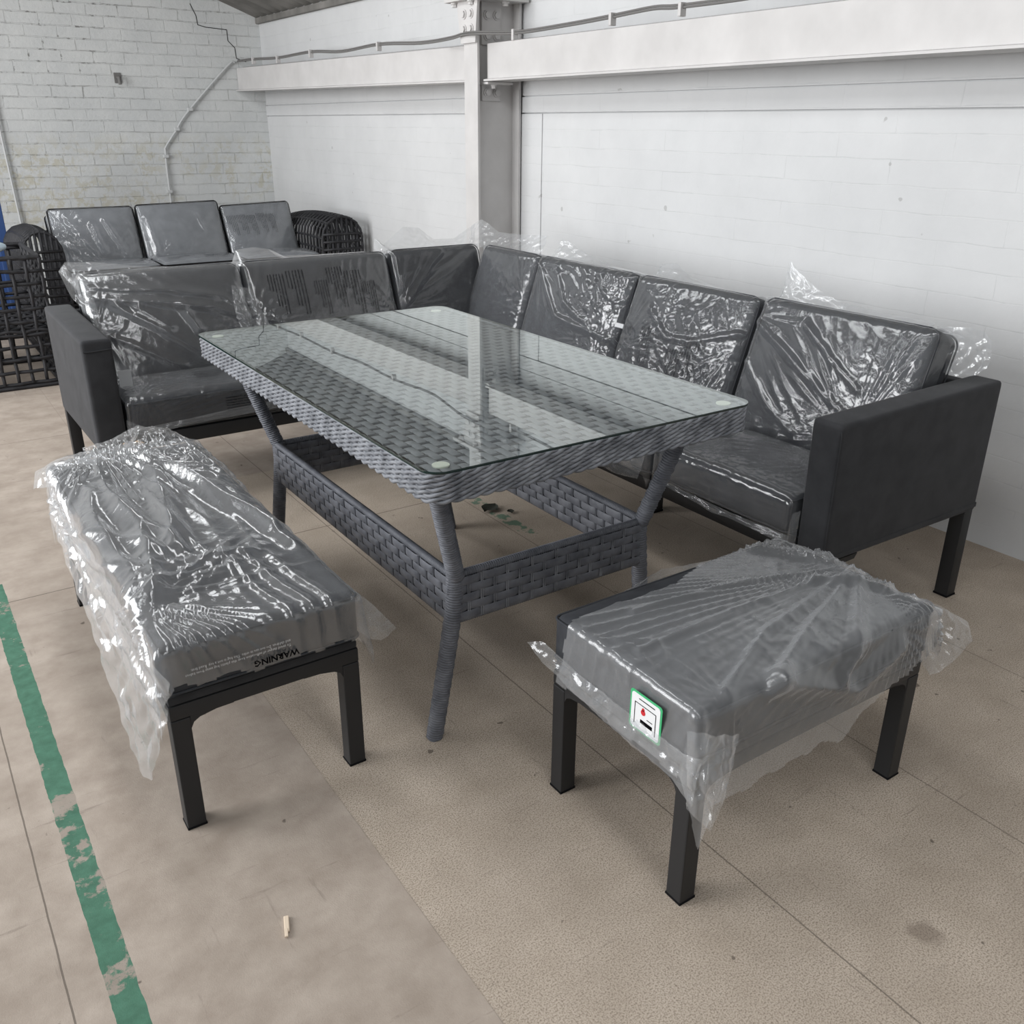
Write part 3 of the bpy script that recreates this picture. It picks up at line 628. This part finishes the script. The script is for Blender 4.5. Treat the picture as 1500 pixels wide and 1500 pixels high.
# back cushions: local u = to the right, v = up the lean, n = out of the face
GB = 'bagged back cushions of the corner sofa'
def backs(side, c0, c1, base, zb, lean, hgt, th, **k):
    """cushion between c0 and c1 measured along the sofa; base = where its lower front edge stands"""
    ln = math.radians(lean); a, b = abs(c1-c0)/2, hgt/2; mid = (c0+c1)/2
    if side == 'R': U, N = (0, -1, 0), (-math.cos(ln), 0, math.sin(ln)); foot = Vector((base, mid, zb)); V = Vector((math.sin(ln), 0, math.cos(ln)))
    else: U, N = (1, 0, 0), (0, -math.cos(ln), math.sin(ln)); foot = Vector((mid, base, zb)); V = Vector((0, math.sin(ln), math.cos(ln)))
    Nv = Vector(N); loc = foot+V*b-Nv*th; R_ = rotm(U, N)
    return cushion('back_cushion', k.pop('label'), 'cushion', loc, R_, a, b, th, group=GB, r=.035, pip='cushion_fabric', **k)
OV = (.07, .07, .04, .09)
def bf(wr, res=.0055, over=OV, **k): return dict(over=over, res=res, r=.03, wr=wr, flare=.0, damp=.22, **k)
L1 = backs('L', .578, 1.165, 3.478, .372, 20, .452, .13, seed=11, bulge=.03, label='charcoal back cushion in plastic leaning at the arm behind the long bench', filmmat='film_bright',
    film=bf(Wr(11, [(.29, -.01, 34, .010, .15), (-.27, .02, 14, .006, .12)], (-.75, .07, .006), .0015, 20,
        [([(-.28, .13), (-.05, .10), (.15, .06), (.29, -.01)], .012, .03), ([(-.25, .165), (0, .14), (.2, .09), (.3, .0)], .012, .03), ([(-.2, .10), (.1, -.12)], .008, .025), ([(-.12, .08), (-.02, .0)], .010, .03), ([(.03, .08), (.08, -.02)], .010, .03), ([(-.22, -.02), (.0, -.15)], .006, .02)], [(-.26, .0, .12, 2.2), (.26, .05, .1, 2)])))
L2 = backs('L', 1.18, 1.825, 3.512, .372, 19, .447, .13, seed=12, bulge=.02, label='charcoal back cushion in plastic with columns of printed text, in front of the rattan sofa', filmmat='film_bright',
    film=bf(Wr(12, [(-.30, -.02, 30, .010, .13), (.31, -.03, 34, .009, .17)], (1.3, .06, .003), .003, 22, (), [(-.27, -.03, .09, 4), (.3, .02, .1, 1.2)])))
print_columns([(-.17, .16, .72, -PI/2), (-.085, .17, .80, -PI/2), (.01, .12, .62, -PI/2), (.085, .17, .75, -PI/2), (.165, .15, .8, -PI/2), (.225, .1, .6, -PI/2)], .3225, .1975, .13, .02, L2)
L3 = backs('L', 1.843, 2.30, 3.525, .372, 17, .445, .13, seed=13, bulge=.015, label='charcoal back cushion in plastic filling the inner corner of the sofa, left of the fold',
    film=bf(Wr(13, [(-.22, -.03, 36, .009, .17)], (.5, .05, .003), .002, 18, [([(-.2, -.02), (-.05, .14), (.02, .2)], .010, .02)]), over=(.08, .02, .05, .1)))
R1 = backs('R', 3.60, 3.17, 2.149, .368, 18, .455, .13, seed=14, bulge=.02, label='charcoal back cushion in plastic in the corner directly below the white steel column',
    film=bf(Wr(14, [(.24, -.02, 40, .008, .22)], (.25, .03, .006), .004, 26, (), [(.12, .08, .1, 1.2)]), over=(.02, .06, .05, .1)))
R2 = backs('R', 3.155, 2.555, 2.149, .368, 18, .455, .13, seed=15, bulge=.028, label='charcoal back cushion in heavily creased plastic under the rolled-up bag end by the column',
    film=bf(Wr(15, [(.27, -.03, 60, .010, .26), (-.28, .19, 24, .006, .2)], (-.4, .035, .003), .003, 26, [([(-.27, .19), (-.05, .0), (.27, -.03)], .012, .022), ([(-.16, .2), (-.02, .06), (.16, .0)], .010, .02)], [(.2, .12, .13, 2.2), (.0, .05, .12, .8)], pw=2.2, warp=.003)))
R3 = backs('R', 2.54, 1.965, 2.149, .368, 18, .455, .13, seed=16, bulge=.028, label='charcoal back cushion in tightly crumpled plastic behind the near end of the wicker table',
    film=bf(Wr(16, [(-.265, -.04, 48, .010, .2), (.27, .06, 40, .009, .18)], None, .0055, 30, [([(-.15, .12), (-.02, .03), (.1, .04), (.27, .1)], .012, .02), ([(-.08, .2), (-.06, .03)], .008, .015)], [(-.1, -.05, .13, 1.5), (.15, -.02, .12, 1.5)], pw=2., warp=.004)))
print_columns([(-.1, .05, .7, -PI/2), (.06, .0, .7, -PI/2), (.13, .05, .7, -PI/2)], .2875, .2025, .13, .028, R3)
R4 = backs('R', 1.945, 1.344, 2.149, .368, 18, .462, .13, seed=17, bulge=.03, label='charcoal back cushion in plastic leaning on the arm next to the small stool',
    film=bf(Wr(17, [(.17, -.12, 58, .010, .33), (.28, .03, 26, .010, .12), (-.31, .17, 26, .006, .2)], (-.72, .05, .003), .0012, 22, [([(-.29, .15), (-.1, .06), (.19, -.08)], .012, .022), ([(-.28, .02), (-.15, -.08), (-.02, -.15)], .010, .02), ([(-.1, .17), (.15, .02)], .009, .02)], [(.17, .0, .12, 2.0), (.1, .14, .12, 1)], pw=2.4, warp=.003)))
m = MB(); m.box(-.02, .02, -.008, .008, 0, .004, .001); q = m.build('care_tag', 'print_white', R3); q.location = (-.245, .03, .185); q['label'] = 'small white tag'
# loose bag ends above the back cushions
flap(R4, coons([(2.37, 1.945, .80), (2.38, 1.940, .913), (2.38, 1.895, .880), (2.37, 1.809, .838), (2.36, 1.692, .81)], [(2.33, 1.942, .79), (2.33, 1.917, .775), (2.33, 1.837, .778), (2.33, 1.759, .78), (2.33, 1.686, .785)], 40, 16, .016, 32, 1))
flap(R4, coons([(2.35, 1.39, .80), (2.35, 1.300, .812), (2.36, 1.262, .808), (2.36, 1.236, .785)], [(2.34, 1.36, .685), (2.35, 1.311, .678), (2.37, 1.27, .685), (2.37, 1.238, .715)], 30, 22, .018, 36, 2))
flap(R4, coons([(2.36, 1.70, .815), (2.36, 1.55, .808), (2.36, 1.40, .808)], [(2.31, 1.70, .79), (2.31, 1.55, .79), (2.31, 1.39, .79)], 40, 8, .012, 40, 3))
flap(R2, coons([(2.40, 3.15, .862), (2.40, 3.123, .856), (2.40, 2.983, .816), (2.40, 2.808, .787), (2.40, 2.62, .782)], [(2.34, 3.15, .79), (2.34, 3.066, .78), (2.34, 2.93, .775), (2.34, 2.759, .775), (2.34, 2.60, .775)], 60, 16, .020, 30, 4))
flap(R1, coons([(2.40, 3.883, .852), (2.40, 3.79, .888), (2.40, 3.72, .870), (2.40, 3.643, .842), (2.40, 3.45, .848), (2.40, 3.26, .862)], [(2.33, 3.80, .765), (2.33, 3.729, .772), (2.33, 3.65, .775), (2.33, 3.583, .777), (2.33, 3.40, .785), (2.33, 3.211, .785)], 60, 16, .018, 34, 5))
flap(R3, coons([(2.40, 2.545, .79), (2.40, 2.54, .828), (2.40, 2.466, .840), (2.40, 2.391, .801), (2.39, 2.222, .782), (2.38, 2.02, .776)], [(2.33, 2.535, .785), (2.33, 2.507, .775), (2.33, 2.416, .775), (2.33, 2.347, .775), (2.33, 2.183, .775), (2.33, 2.031, .775)], 60, 14, .014, 36, 6))
flap(L3, coons([(1.835, 3.8, .79), (1.845, 3.8, .836), (1.879, 3.8, .80), (1.986, 3.8, .874), (2.063, 3.8, .866), (2.143, 3.8, .81), (2.253, 3.8, .808), (2.37, 3.8, .87)], [(1.838, 3.68, .76), (1.845, 3.68, .768), (1.868, 3.69, .768), (1.954, 3.69, .772), (2.031, 3.70, .772), (2.113, 3.70, .772), (2.223, 3.70, .77), (2.30, 3.70, .77)], 70, 18, .018, 30, 7, (0, -1, 0)))
flap(L2, coons([(1.188, 3.78, .78), (1.214, 3.8, .822), (1.286, 3.8, .829), (1.358, 3.8, .815), (1.413, 3.8, .785), (1.582, 3.79, .782), (1.777, 3.78, .782)], [(1.17, 3.67, .75), (1.199, 3.67, .765), (1.257, 3.67, .772), (1.33, 3.67, .775), (1.388, 3.67, .775), (1.555, 3.67, .775), (1.747, 3.67, .77)], 60, 12, .012, 36, 8, (0, -1, 0)))
flap(L1, coons([(.526, 3.70, .80), (.553, 3.7, .832), (.656, 3.7, .824), (.795, 3.7, .80), (.971, 3.7, .785), (1.106, 3.7, .785), (1.176, 3.7, .79)], [(.56, 3.60, .745), (.585, 3.60, .758), (.656, 3.61, .768), (.795, 3.62, .772), (.971, 3.62, .772), (1.106, 3.62, .772), (1.16, 3.62, .76)], 70, 14, .010, 30, 9, (0, -.7, .7)))
flap(L1, coons([(.526, 3.70, .80), (.540, 3.62, .72), (.578, 3.55, .66), (.60, 3.50, .54)], [(.60, 3.62, .76), (.61, 3.58, .70), (.61, 3.53, .60), (.615, 3.49, .52)], 36, 12, .010, 34, 10, (0, -1, 0)))
flap(L1, coons([(1.185, 3.57, .70), (1.20, 3.53, .63), (1.225, 3.50, .56), (1.24, 3.48, .50)], [(1.11, 3.58, .72), (1.10, 3.54, .64), (1.105, 3.50, .56), (1.11, 3.47, .49)], 36, 22, .022, 42, 11, (0, -1, 0)))

# ------------------------------------------------------------------ bench and stool: metal frame, sling, bagged cushion
def bench_frame(o, W, D, label_leg=None):
    hx, hy = W/2, D/2
    for sx in (-1, 1):
        for sy in (-1, 1):
            x, y = sx*(hx-.0185), sy*(hy-.0185)
            m = MB(); m.box(x-.0185, x+.0185, y-.0185, y+.0185, 0, .258, .003); L_ = m.build('leg', 'powder_metal', o)
            m = MB(); m.box(x-.0195, x+.0195, y-.0195, y+.0195, 0, .005, .001); m.build('foot_cap', 'piping_black', L_)
            m = MB(); cx_, cy_ = x-sx*.0185, y-sy*.0185
            for ax_ in (0, 1):
                s0 = sx if ax_ == 0 else sy; c0 = cx_ if ax_ == 0 else cy_
                pr = [(c0, .264), (c0-s0*.085, .264), (c0-s0*.085, .258), (c0-s0*.05, .257), (c0-s0*.018, .251), (c0-s0*.006, .244), (c0, .232)]
                if ax_ == 0: m.prism(pr, 'y', y-.017, y+.017)
                else: m.prism(pr, 'x', x-.017, x+.017)
            m.build('corner_bracket', 'powder_metal', o)
    for nm, bx in (('side_rail', (-hx, -hx+.035, -hy+.0352, hy-.0352)), ('side_rail', (hx-.035, hx, -hy+.0352, hy-.0352)), ('end_rail', (-hx, hx, -hy, -hy+.035)), ('end_rail', (-hx, hx, hy-.035, hy))):
        m = MB(); m.box(*bx, .259, .2905, .003); m.build(nm, 'powder_metal', o, smooth=True)
    m = MB(); m.box(-hx+.001, hx-.001, -hy+.001, hy-.001, .291, .311, .006); m.build('sling_seat', 'sling_fabric', o, smooth=True)
bn = thing('bench', 'long low black metal bench with a bagged cushion beside the wicker table', 'bench', (.459, 2.09, 0)); bench_frame(bn, .388, 1.13)
ot = thing('stool', 'short low black metal stool standing nearest the camera, with a bagged cushion', 'stool', (1.272, 1.037, 0)); bench_frame(ot, .652, .394)

BA, BB, BT = .196, .575, .108
def bench_cut(U, V):
    e = .012*nz(U*20, V*20, 3); 
    if V < -BB-.02: return abs(V)-BB > .078+e+(U+BA)*.03
    return False
bc = cushion('bench_cushion', 'long charcoal cushion in very shiny crumpled plastic on the bench', 'cushion', (.459, 2.085, .3185), Z3, BA, BB, BT,
    dict(over=(.17, .13, .12, .16), res=.0052, r=.016, flare=.06, cut=bench_cut,
     wr=Wr(21, [(-.06, .53, 46, .020, .42), (-.17, -.42, 40, .014, .24), (.0, -.30, 18, .009, .10), (.17, .50, 22, .010, .25)], (PI/2+.14, .062, .016), .0045, 15,
        [([(-.08, .5), (-.12, .2), (-.10, -.05), (-.15, -.4)], .026, .05), ([(-.03, .5), (.02, .25), (-.02, 0), (-.07, -.2)], .024, .045), ([(.02, .48), (.1, .15), (.17, -.2)], .018, .04), ([(.0, .5), (.07, .28), (.13, .0), (.17, -.3)], .014, .03),
         ([(-.17, -.4), (-.02, -.29), (.08, -.31)], .016, .03), ([(-.15, .45), (-.17, .1), (-.18, -.35)], .018, .035), ([(-.16, -.36), (-.05, -.37), (.03, -.34)], .012, .025)],
        [(0, .2, .35, .5), (-.05, -.33, .12, 2.6), (-.1, .5, .2, 1.2), (.05, -.5, .14, -.3)], warp=.010)),
    seed=21, r=.018, bulge=.006, pip='cushion_fabric', filmmat='film_bright')
# the bag's print on the near end: WARNING reads upside down
wv, wf = text_mesh(['WARNING'], .0185, 1, .0006); m = MB(); yz = 1.4915
m.add([(.515-x, yz, .352-y+.0035+.0*x) for x, y, z in wv], wf)
l1, f1 = text_mesh(['To avoid danger of suffocation keep this plastic bag away from babies', 'and children. Do not use in cribs. This bag is not a toy. Read first.'], .0088, 1.0)
o = m.build('warning_print', 'print_black', None, fix=False); o.parent = bc; o.matrix_parent_inverse = bc.matrix_world.inverted(); o['label'] = 'printed word WARNING upside down on the bag'
m = MB(); m.add([(.500-x*.82, yz-.001, .372-y) for x, y, z in l1], f1)
o = m.build('warning_print', 'print_white', None, fix=False); o.parent = bc; o.matrix_parent_inverse = bc.matrix_world.inverted(); o['label'] = 'pale upside down small print on the bag'
# curtain of spare film down the long left side, its wing at the near corner and the torn mouth of the bag
flap(bc, coons([(.262, 2.60, .40), (.258, 2.2, .40), (.257, 1.80, .40), (.256, 1.55, .39), (.268, 1.490, .365)], [(.235, 2.60, .33), (.222, 2.25, .30), (.215, 1.95, .245), (.212, 1.75, .165), (.215, 1.64, .085), (.222, 1.585, .10), (.245, 1.505, .255)], 110, 34, .018, 16, 12, (-1, 0, 0), pleat=9), 'film_flap')
flap(bc, coons([(.655, 1.56, .425), (.69, 1.52, .385), (.732, 1.50, .325)], [(.655, 1.52, .335), (.668, 1.505, .318), (.695, 1.50, .308)], 24, 12, .008, 36, 13, (0, -1, 0)))
flap(bc, coons([(.36, 2.70, .445), (.44, 2.71, .452), (.515, 2.70, .485), (.56, 2.69, .475), (.60, 2.69, .465), (.65, 2.69, .42)], [(.36, 2.58, .425), (.44, 2.57, .432), (.515, 2.57, .44), (.57, 2.58, .44), (.62, 2.59, .435), (.655, 2.60, .42)], 60, 18, .020, 36, 14, (0, -.4, 1)))
flap(bc, coons([(.215, 2.67, .36), (.23, 2.70, .40), (.30, 2.71, .425), (.40, 2.71, .435)], [(.255, 2.56, .40), (.27, 2.58, .43), (.32, 2.57, .44), (.40, 2.57, .44)], 40, 18, .014, 30, 15, (0, -.3, 1)))
m = MB(); m.grid([[(.46+.055*i/8+.004*math.sin(j), 2.655-.03*j/4, .452+.004*math.sin(i*1.3+j)) for j in range(5)] for i in range(9)]); o = m.build('tape', 'tape_beige', None, smooth='all', fix=False); o.parent = bc; o.matrix_parent_inverse = bc.matrix_world.inverted(); o['label'] = 'scrap of beige tape at the mouth of the bag'

OA, OB, OT = .328, .200, .100
def ott_cut(U, V):
    e = .010*nz(U*16, V*16, 8)
    if V > OB-.045+e+max(0, U+.05)*.35 and U < .18: return True                 # far left edge of the cushion stays bare
    if U < -OA: return -U-OA > .118+e-(.012*max(0, V))
    if V < -OB: return -V-OB > .165+e*2-.10*max(0, (U-.02)/OA)-.13*max(0, (-U-.2)/OA)*0
    return False
oc = cushion('stool_cushion', 'charcoal cushion on the stool in matt streaky plastic with a white and green label', 'cushion', (1.272, 1.036, .3165), Z3, OA, OB, OT,
    dict(over=(.13, .10, .19, .14), res=.0048, r=.016, flare=.16, cut=ott_cut,
     wr=Wr(31, [(.31, -.02, 130, .0120, .55), (.30, .03, 30, .012, .10), (-.26, -.20, 26, .006, .10)], None, .0026, 20,
        [([(.30, -.02), (-.05, -.09), (-.25, -.18)], .009, .018), ([(.29, -.03), (.05, -.12), (-.17, -.21)], .012, .020), ([(.29, -.01), (.0, .0), (-.28, .0)], .006, .014), ([(.29, .0), (.05, .08), (-.2, .11)], .007, .014), ([(.28, -.05), (.16, -.14), (.02, -.24)], .014, .026), ([(.30, .05), (.22, .17)], .016, .03), ([(-.325, .18), (-.325, -.19)], .006, .016), ([(-.14, -.2), (.06, -.28), (.2, -.24)], .018, .035), ([(.2, -.0), (.3, -.1)], .012, .03)],
        [(-.33, 0, .1, 2.0), (.25, .1, .15, 1.0), (.1, -.26, .25, 1.2)], pw=3., warp=.002)),
    seed=31, r=.016, bulge=.006, pip='cushion_fabric', filmmat='film_matt')
# hem hanging below the cushion on the label side, corner drip, wing on the far right
flap(oc, coons([(.930, 1.25, .352), (.928, 1.12, .342), (.927, .97, .340), (.927, .85, .342), (.932, .812, .35)], [(.915, 1.285, .338), (.922, 1.235, .312), (.920, 1.10, .297), (.918, .97, .288), (.918, .86, .287), (.910, .805, .268)], 90, 10, .008, 40, 21, (-1, 0, 0), pleat=5))
flap(oc, coons([(.915, .835, .40), (.94, .80, .405), (.99, .79, .39)], [(.905, .81, .262), (.93, .775, .232), (.965, .785, .275)], 26, 26, .018, 34, 22, (-.6, -.8, 0), pleat=3))
flap(oc, coons([(1.606, 1.02, .410), (1.612, .91, .408), (1.655, .86, .392), (1.715, .828, .352)], [(1.604, .822, .262), (1.614, .808, .272), (1.645, .798, .298), (1.70, .80, .322)], 44, 30, .012, 30, 23, (.3, -.8, .4)))
flap(oc, coons([(1.15, 1.25, .405), (1.25, 1.255, .422), (1.36, 1.25, .41), (1.42, 1.235, .412)], [(1.03, 1.262, .335), (1.12, 1.262, .375), (1.25, 1.25, .405), (1.40, 1.225, .41)], 40, 10, .010, 34, 24, (0, 1, .3)))
# label card under the film
lb = MB()
def card(m, y0, y1, z0, z1, x, mi): 
    P = rrect((y1-y0)/2, (z1-z0)/2, .006 if mi < 2 else .0004, 5); m.prism([((y0+y1)/2+p[0], (z0+z1)/2+p[1]) for p in P], 'x', x, x+.0008, mi)
card(lb, .905, .985, .318, .396, .9275, 0); card(lb, .909, .981, .322, .392, .9268, 1)
fr_ = .0009
for (a_, b_, c_, d_) in ((.918, .972, .374, .3752), (.918, .9192, .330, .3752), (.9708, .972, .330, .3752), (.922, .962, .384, .3855)): card(lb, a_, b_, c_, d_, .9262, 3)
card(lb, .926, .956, .338, .3455, .9262, 3); card(lb, .926, .94, .352, .3532, .9262, 3)
lb.tube([(.9270, .950, .362), (.9260, .950, .362)], .0055, 16, mi=2); lb.tube([(.9270, .950, .368), (.9260, .950, .368)], .0032, 12, mi=2)
o = lb.build('label_card', ['label_green', 'label_white', 'label_red', 'print_black'], None); o.parent = oc; o.matrix_parent_inverse = oc.matrix_world.inverted(); o['label'] = 'white label with a green border, red mark and black bar'

# ------------------------------------------------------------------ black rattan furniture by the brick wall
def wirepanel(m, O, eu, ev, Lu, Lv, su, sv, r=.0085, seed=0, bend=None):
    O, eu, ev = Vector(O), Vector(eu), Vector(ev); en = eu.cross(ev).normalized(); nu, nv = round(Lu/su), round(Lv/sv)
    for k in range(nu+1):
        P = []
        for i in range(nv*2+1):
            v_ = Lv*i/(nv*2); u_ = Lu*k/nu+.006*nz(k*3.1, v_*6, seed); q = O+eu*u_+ev*v_+en*(.006*math.cos(PI*(i/2+k)))
            P.append(bend(q, u_, v_) if bend else q)
        m.tube(P, r, 6)
    for k in range(nv+1):
        P = []
        for i in range(nu*2+1):
            u_ = Lu*i/(nu*2); v_ = Lv*k/nv+.007*nz(k*2.3, u_*6, seed+9); q = O+eu*u_+ev*v_-en*(.006*math.cos(PI*(i/2+k)))
            P.append(bend(q, u_, v_) if bend else q)
        m.tube(P, r, 6)
ch = thing('rattan_armchair', 'black open-weave rattan armchair in front of the blue post', 'armchair', (.1, 5.6, 0))
for nm, a in (('front_panel', ((-.55, 5.28, .03), (1, 0, 0), (0, 0, 1), 1.22, .635)), ('back_panel', ((-.55, 5.91, .03), (1, 0, 0), (0, 0, 1), 1.22, .62)), ('side_panel', ((.67, 5.28, .03), (0, 1, 0), (0, 0, 1), .63, .635)), ('seat_panel', ((-.55, 5.28, .30), (1, 0, 0), (0, 1, 0), 1.22, .63))):
    m = MB(); wirepanel(m, *a, .066, .062, .0095, len(nm)); pl(ch, m, nm, 'black_rattan', 'all')
m = MB()
for q in (((-.55, 5.28), (.67, 5.28)), ((.67, 5.28), (.67, 5.91)), ((-.55, 5.91), (.67, 5.91))):
    for z in (.012, .668): m = MB(); m.tube([(*q[0], z), (*q[1], z)], .012, 8); pl(ch, m, 'frame_rail', 'black_rattan')
m = MB(); P = []
for i in range(13):
    row = []
    for j in range(17): 
        th, ph = PI*i/12, 2*PI*j/16; s = math.sin(th); row.append((.44+.105*s*math.cos(ph)*(1+.1*nz(i, j)), 5.36+.10*s*math.sin(ph), .718-.035*math.cos(th)*(1+.25*nz(i*.4, j*.4, 2))))
    P.append(row)
m.grid(P); tag(m.build('folded_bundle', 'pale_blue', smooth='all', merge=1e-5), 'pale blue bundle lying on top of the black rattan armchair', 'bundle')
m = MB(); m.box(.42, .705, 6.86, 6.92, 0, 1.05, .006); m.box(.41, .715, 6.85, 6.93, 0, .02); m.box(.65, .71, 6.83, 6.86, .02, 1.04, .004)
tag(m.build('post', 'blue_paint'), 'blue upright board standing behind the black rattan armchair', 'post')

rs = thing('rattan_sofa', 'black open-weave rattan sofa with rolled arms and grey cushions by the brick wall', 'sofa', (1.75, 6.3, 0))
RY0, RY1, RZ = 5.95, 6.75, .70
def rolled(x0, x1, flip):
    m = MB(); w_ = x1-x0
    n = 15
    def arch(f):     # outline across the arm: up the outer side, over the roll, down the inner side
        if f < .4: return (0, RZ*.80*f/.4)
        if f < .6: a = (f-.4)/.2*PI; return (w_/2-w_/2*math.cos(a), RZ*.80+RZ*.2*math.sin(a))
        return (w_, RZ*.80*(1-f)/.4)
    for k in range(n+1):
        y = RY0+(RY1-RY0)*k/n; m.tube([(x0+(p[0] if not flip else w_-p[0]), y+.005*nz(k, i), .03+p[1]*(1-.12*(k/n-.3)**2)) for i in range(41) for p in [arch(i/40)]], .009, 6)
    for i in range(0, 41, 2):
        p = arch(i/40)
        if i in (16, 18, 20, 22, 24) or i % 2 == 0: m.tube([(x0+(p[0] if not flip else w_-p[0])+.004*nz(i, k), RY0+(RY1-RY0)*k/16, .03+p[1]*(1-.12*(k/16-.3)**2)) for k in range(17)], .0085, 6)
    for k in range(1, 8):   # front fill
        hh_ = RZ*(.80+.2*math.sqrt(max(0, 1-(k/4-1)**2))); m.tube([(x0+w_*k/8, RY0, .03), (x0+w_*k/8, RY0, .03+hh_)], .009, 6)
    for z in np.arange(.06, RZ*.90, .05): m.tube([(x0, RY0-.004, z), (x1, RY0-.004, z+.004*nz(z*9, x0))], .009, 6)
    return m
pl(rs, rolled(.675, .890, False), 'armrest', 'black_rattan', 'all'); pl(rs, rolled(2.50, 2.79, True), 'armrest', 'black_rattan', 'all')
m = MB(); wirepanel(m, (.89, RY0+.04, .05), (1, 0, 0), (0, 0, 1), 1.61, .24, .05, .045, .009); m.box(.90, 2.49, RY0+.05, RY1-.05, .29, .335); pl(rs, m, 'seat_base', 'black_rattan', 'all')
m = MB(); wirepanel(m, (.90, RY1-.04, .05), (1, 0, 0), (0, .06, 1), 1.7, .60, .05, .05, .009, 4); pl(rs, m, 'backrest', 'black_rattan', 'all')
m = MB(); m.tube([(2.79, RY0-.45, .535), (2.50, RY0-.45, .535)], .02, 6)
GR, GQ = 'grey seat cushions of the rattan sofa', 'grey back cushions of the rattan sofa'
for (x0, x1, nm, sd) in ((.915, 1.43, 'beside its left arm', 41), (1.445, 1.955, 'in the middle', 42), (1.97, 2.475, 'by the white block wall', 43)):
    c = cushion('seat_cushion', 'grey piped seat cushion in plastic '+nm+' of the rattan sofa' if 'wall' not in nm else 'grey piped seat cushion in plastic on the rattan sofa end nearest the white block wall', 'cushion', ((x0+x1)/2, 6.105, .356), Z3, (x1-x0)/2, .165, .14,
        dict(over=(.06, .06, .12, .02), res=.012, r=.03, wr=Wr(sd, [((0, -.15, 26, .008, .2))], (0, .03, .004), .005, 20), flare=.0, damp=.2), 'grey_cushion_fabric', .02, .02, sd, 'piping_black', GR)
    if sd != 41 : print_columns([(-.2, -.02-.0*sd, .75, 0), (.02, -.05, .6, 0)], (x1-x0)/2, .165, .14, .02, c)
def rearback(cxx, base, zb, lean, a, hgt, roll, label, sd, film):
    ln = math.radians(lean); N = Vector((0, -math.cos(ln), math.sin(ln))); R_ = rotm((math.cos(roll), 0, math.sin(roll)), N) if False else (rotm((1, 0, 0), N) @ Matrix.Rotation(roll, 3, 'Z'))
    V = Vector((0, math.sin(ln), math.cos(ln))); loc = Vector((cxx, base, zb))+V*hgt/2-N*.16
    return cushion('back_cushion', label, 'cushion', loc, R_, a, hgt/2, .16, film, 'grey_cushion_fabric', .04, .022, sd, 'piping_black', GQ)
rearback(1.165, 6.300, .405, 20, .25, .425, .0, 'grey back cushion with glossy creased plastic beside the rattan sofa arm nearest the blue post', 51, dict(over=(.08, .08, .06, .07), res=.0075, r=.02, flare=.0, damp=.2, wr=Wr(51, [(.22, -.12, 26, .014, .15), (-.22, .05, 22, .012, .16)], (-1.1, .05, .009), .007, 18, [([(-.02, .1), (.02, -.06)], .014, .03), ([(.06, .12), (.15, -.1)], .014, .03)], [(-.2, 0, .12, 2)])))
rearback(1.705, 6.300, .405, 20, .265, .435, .02, 'plain grey back cushion in plastic, middle one on the rattan sofa', 52, dict(over=(.08, .08, .06, .07), res=.0075, r=.02, flare=.0, damp=.2, wr=Wr(52, [(-.22, -.14, 26, .014, .12)], (1.4, .08, .004), .003, 14, [([(-.22, .12), (-.2, -.1)], .014, .03), ([(.1, .14), (.13, .02)], .008, .02)], [(-.22, 0, .1, 2.5)])))
c = rearback(2.235, 6.305, .405, 22, .243, .415, .03, 'grey back cushion with columns of printed text, on the rattan sofa by the block wall', 53, dict(over=(.08, .08, .06, .07), res=.0075, r=.02, flare=.0, damp=.2, wr=Wr(53, [(-.2, -.05, 20, .008, .12)], (1.2, .06, .004), .003, 14)))
print_columns([(-.17, .13, .62, -PI/2), (-.105, .13, .62, -PI/2), (-.04, .12, .62, -PI/2), (.03, .13, .62, -PI/2), (.095, .12, .6, -PI/2)], .245, .155, .16, .05, c)

# ------------------------------------------------------------------ small litter on the floor
m = MB(); m.box(-.03, .03, -.006, .006, 0, .006, .002); m.box(-.05, -.02, -.002, .006, .002, .007, .001); o = m.build('wood_splinter', 'splinter'); o.location = (.341, 1.195, .0005); o.rotation_euler = (0, 0, 1.25); o.scale = (.58, .75, .7)
tag(o, 'pale wood splinter lying on bare floor in front of the bench', 'litter')
def leaf(x, y, s, rot, label):
    m = MB(); rows = []
    for i in range(9):
        f = i/8; w_ = s*.42*math.sin(PI*f)**.7; rows.append([(s*(f-.5), w_*k, .003+.25*s*abs(k)*.35+.004*nz(i, k*3, s*9)+.0035) for k in (-1, -.5, 0, .5, 1)])
    m.grid(rows); o = m.build('dead_leaf', 'dark_leaf', smooth='all', fix=False); o.location = (x, y, 0); o.rotation_euler = (0, 0, rot); tag(o, label, 'litter')
leaf(1.652, 2.565, .075, .4, 'dark curled dead leaf on the worn green paint below the table')
leaf(1.70, 2.50, .032, 1.4, 'small dark leaf scrap beside the larger dead leaf below the table')
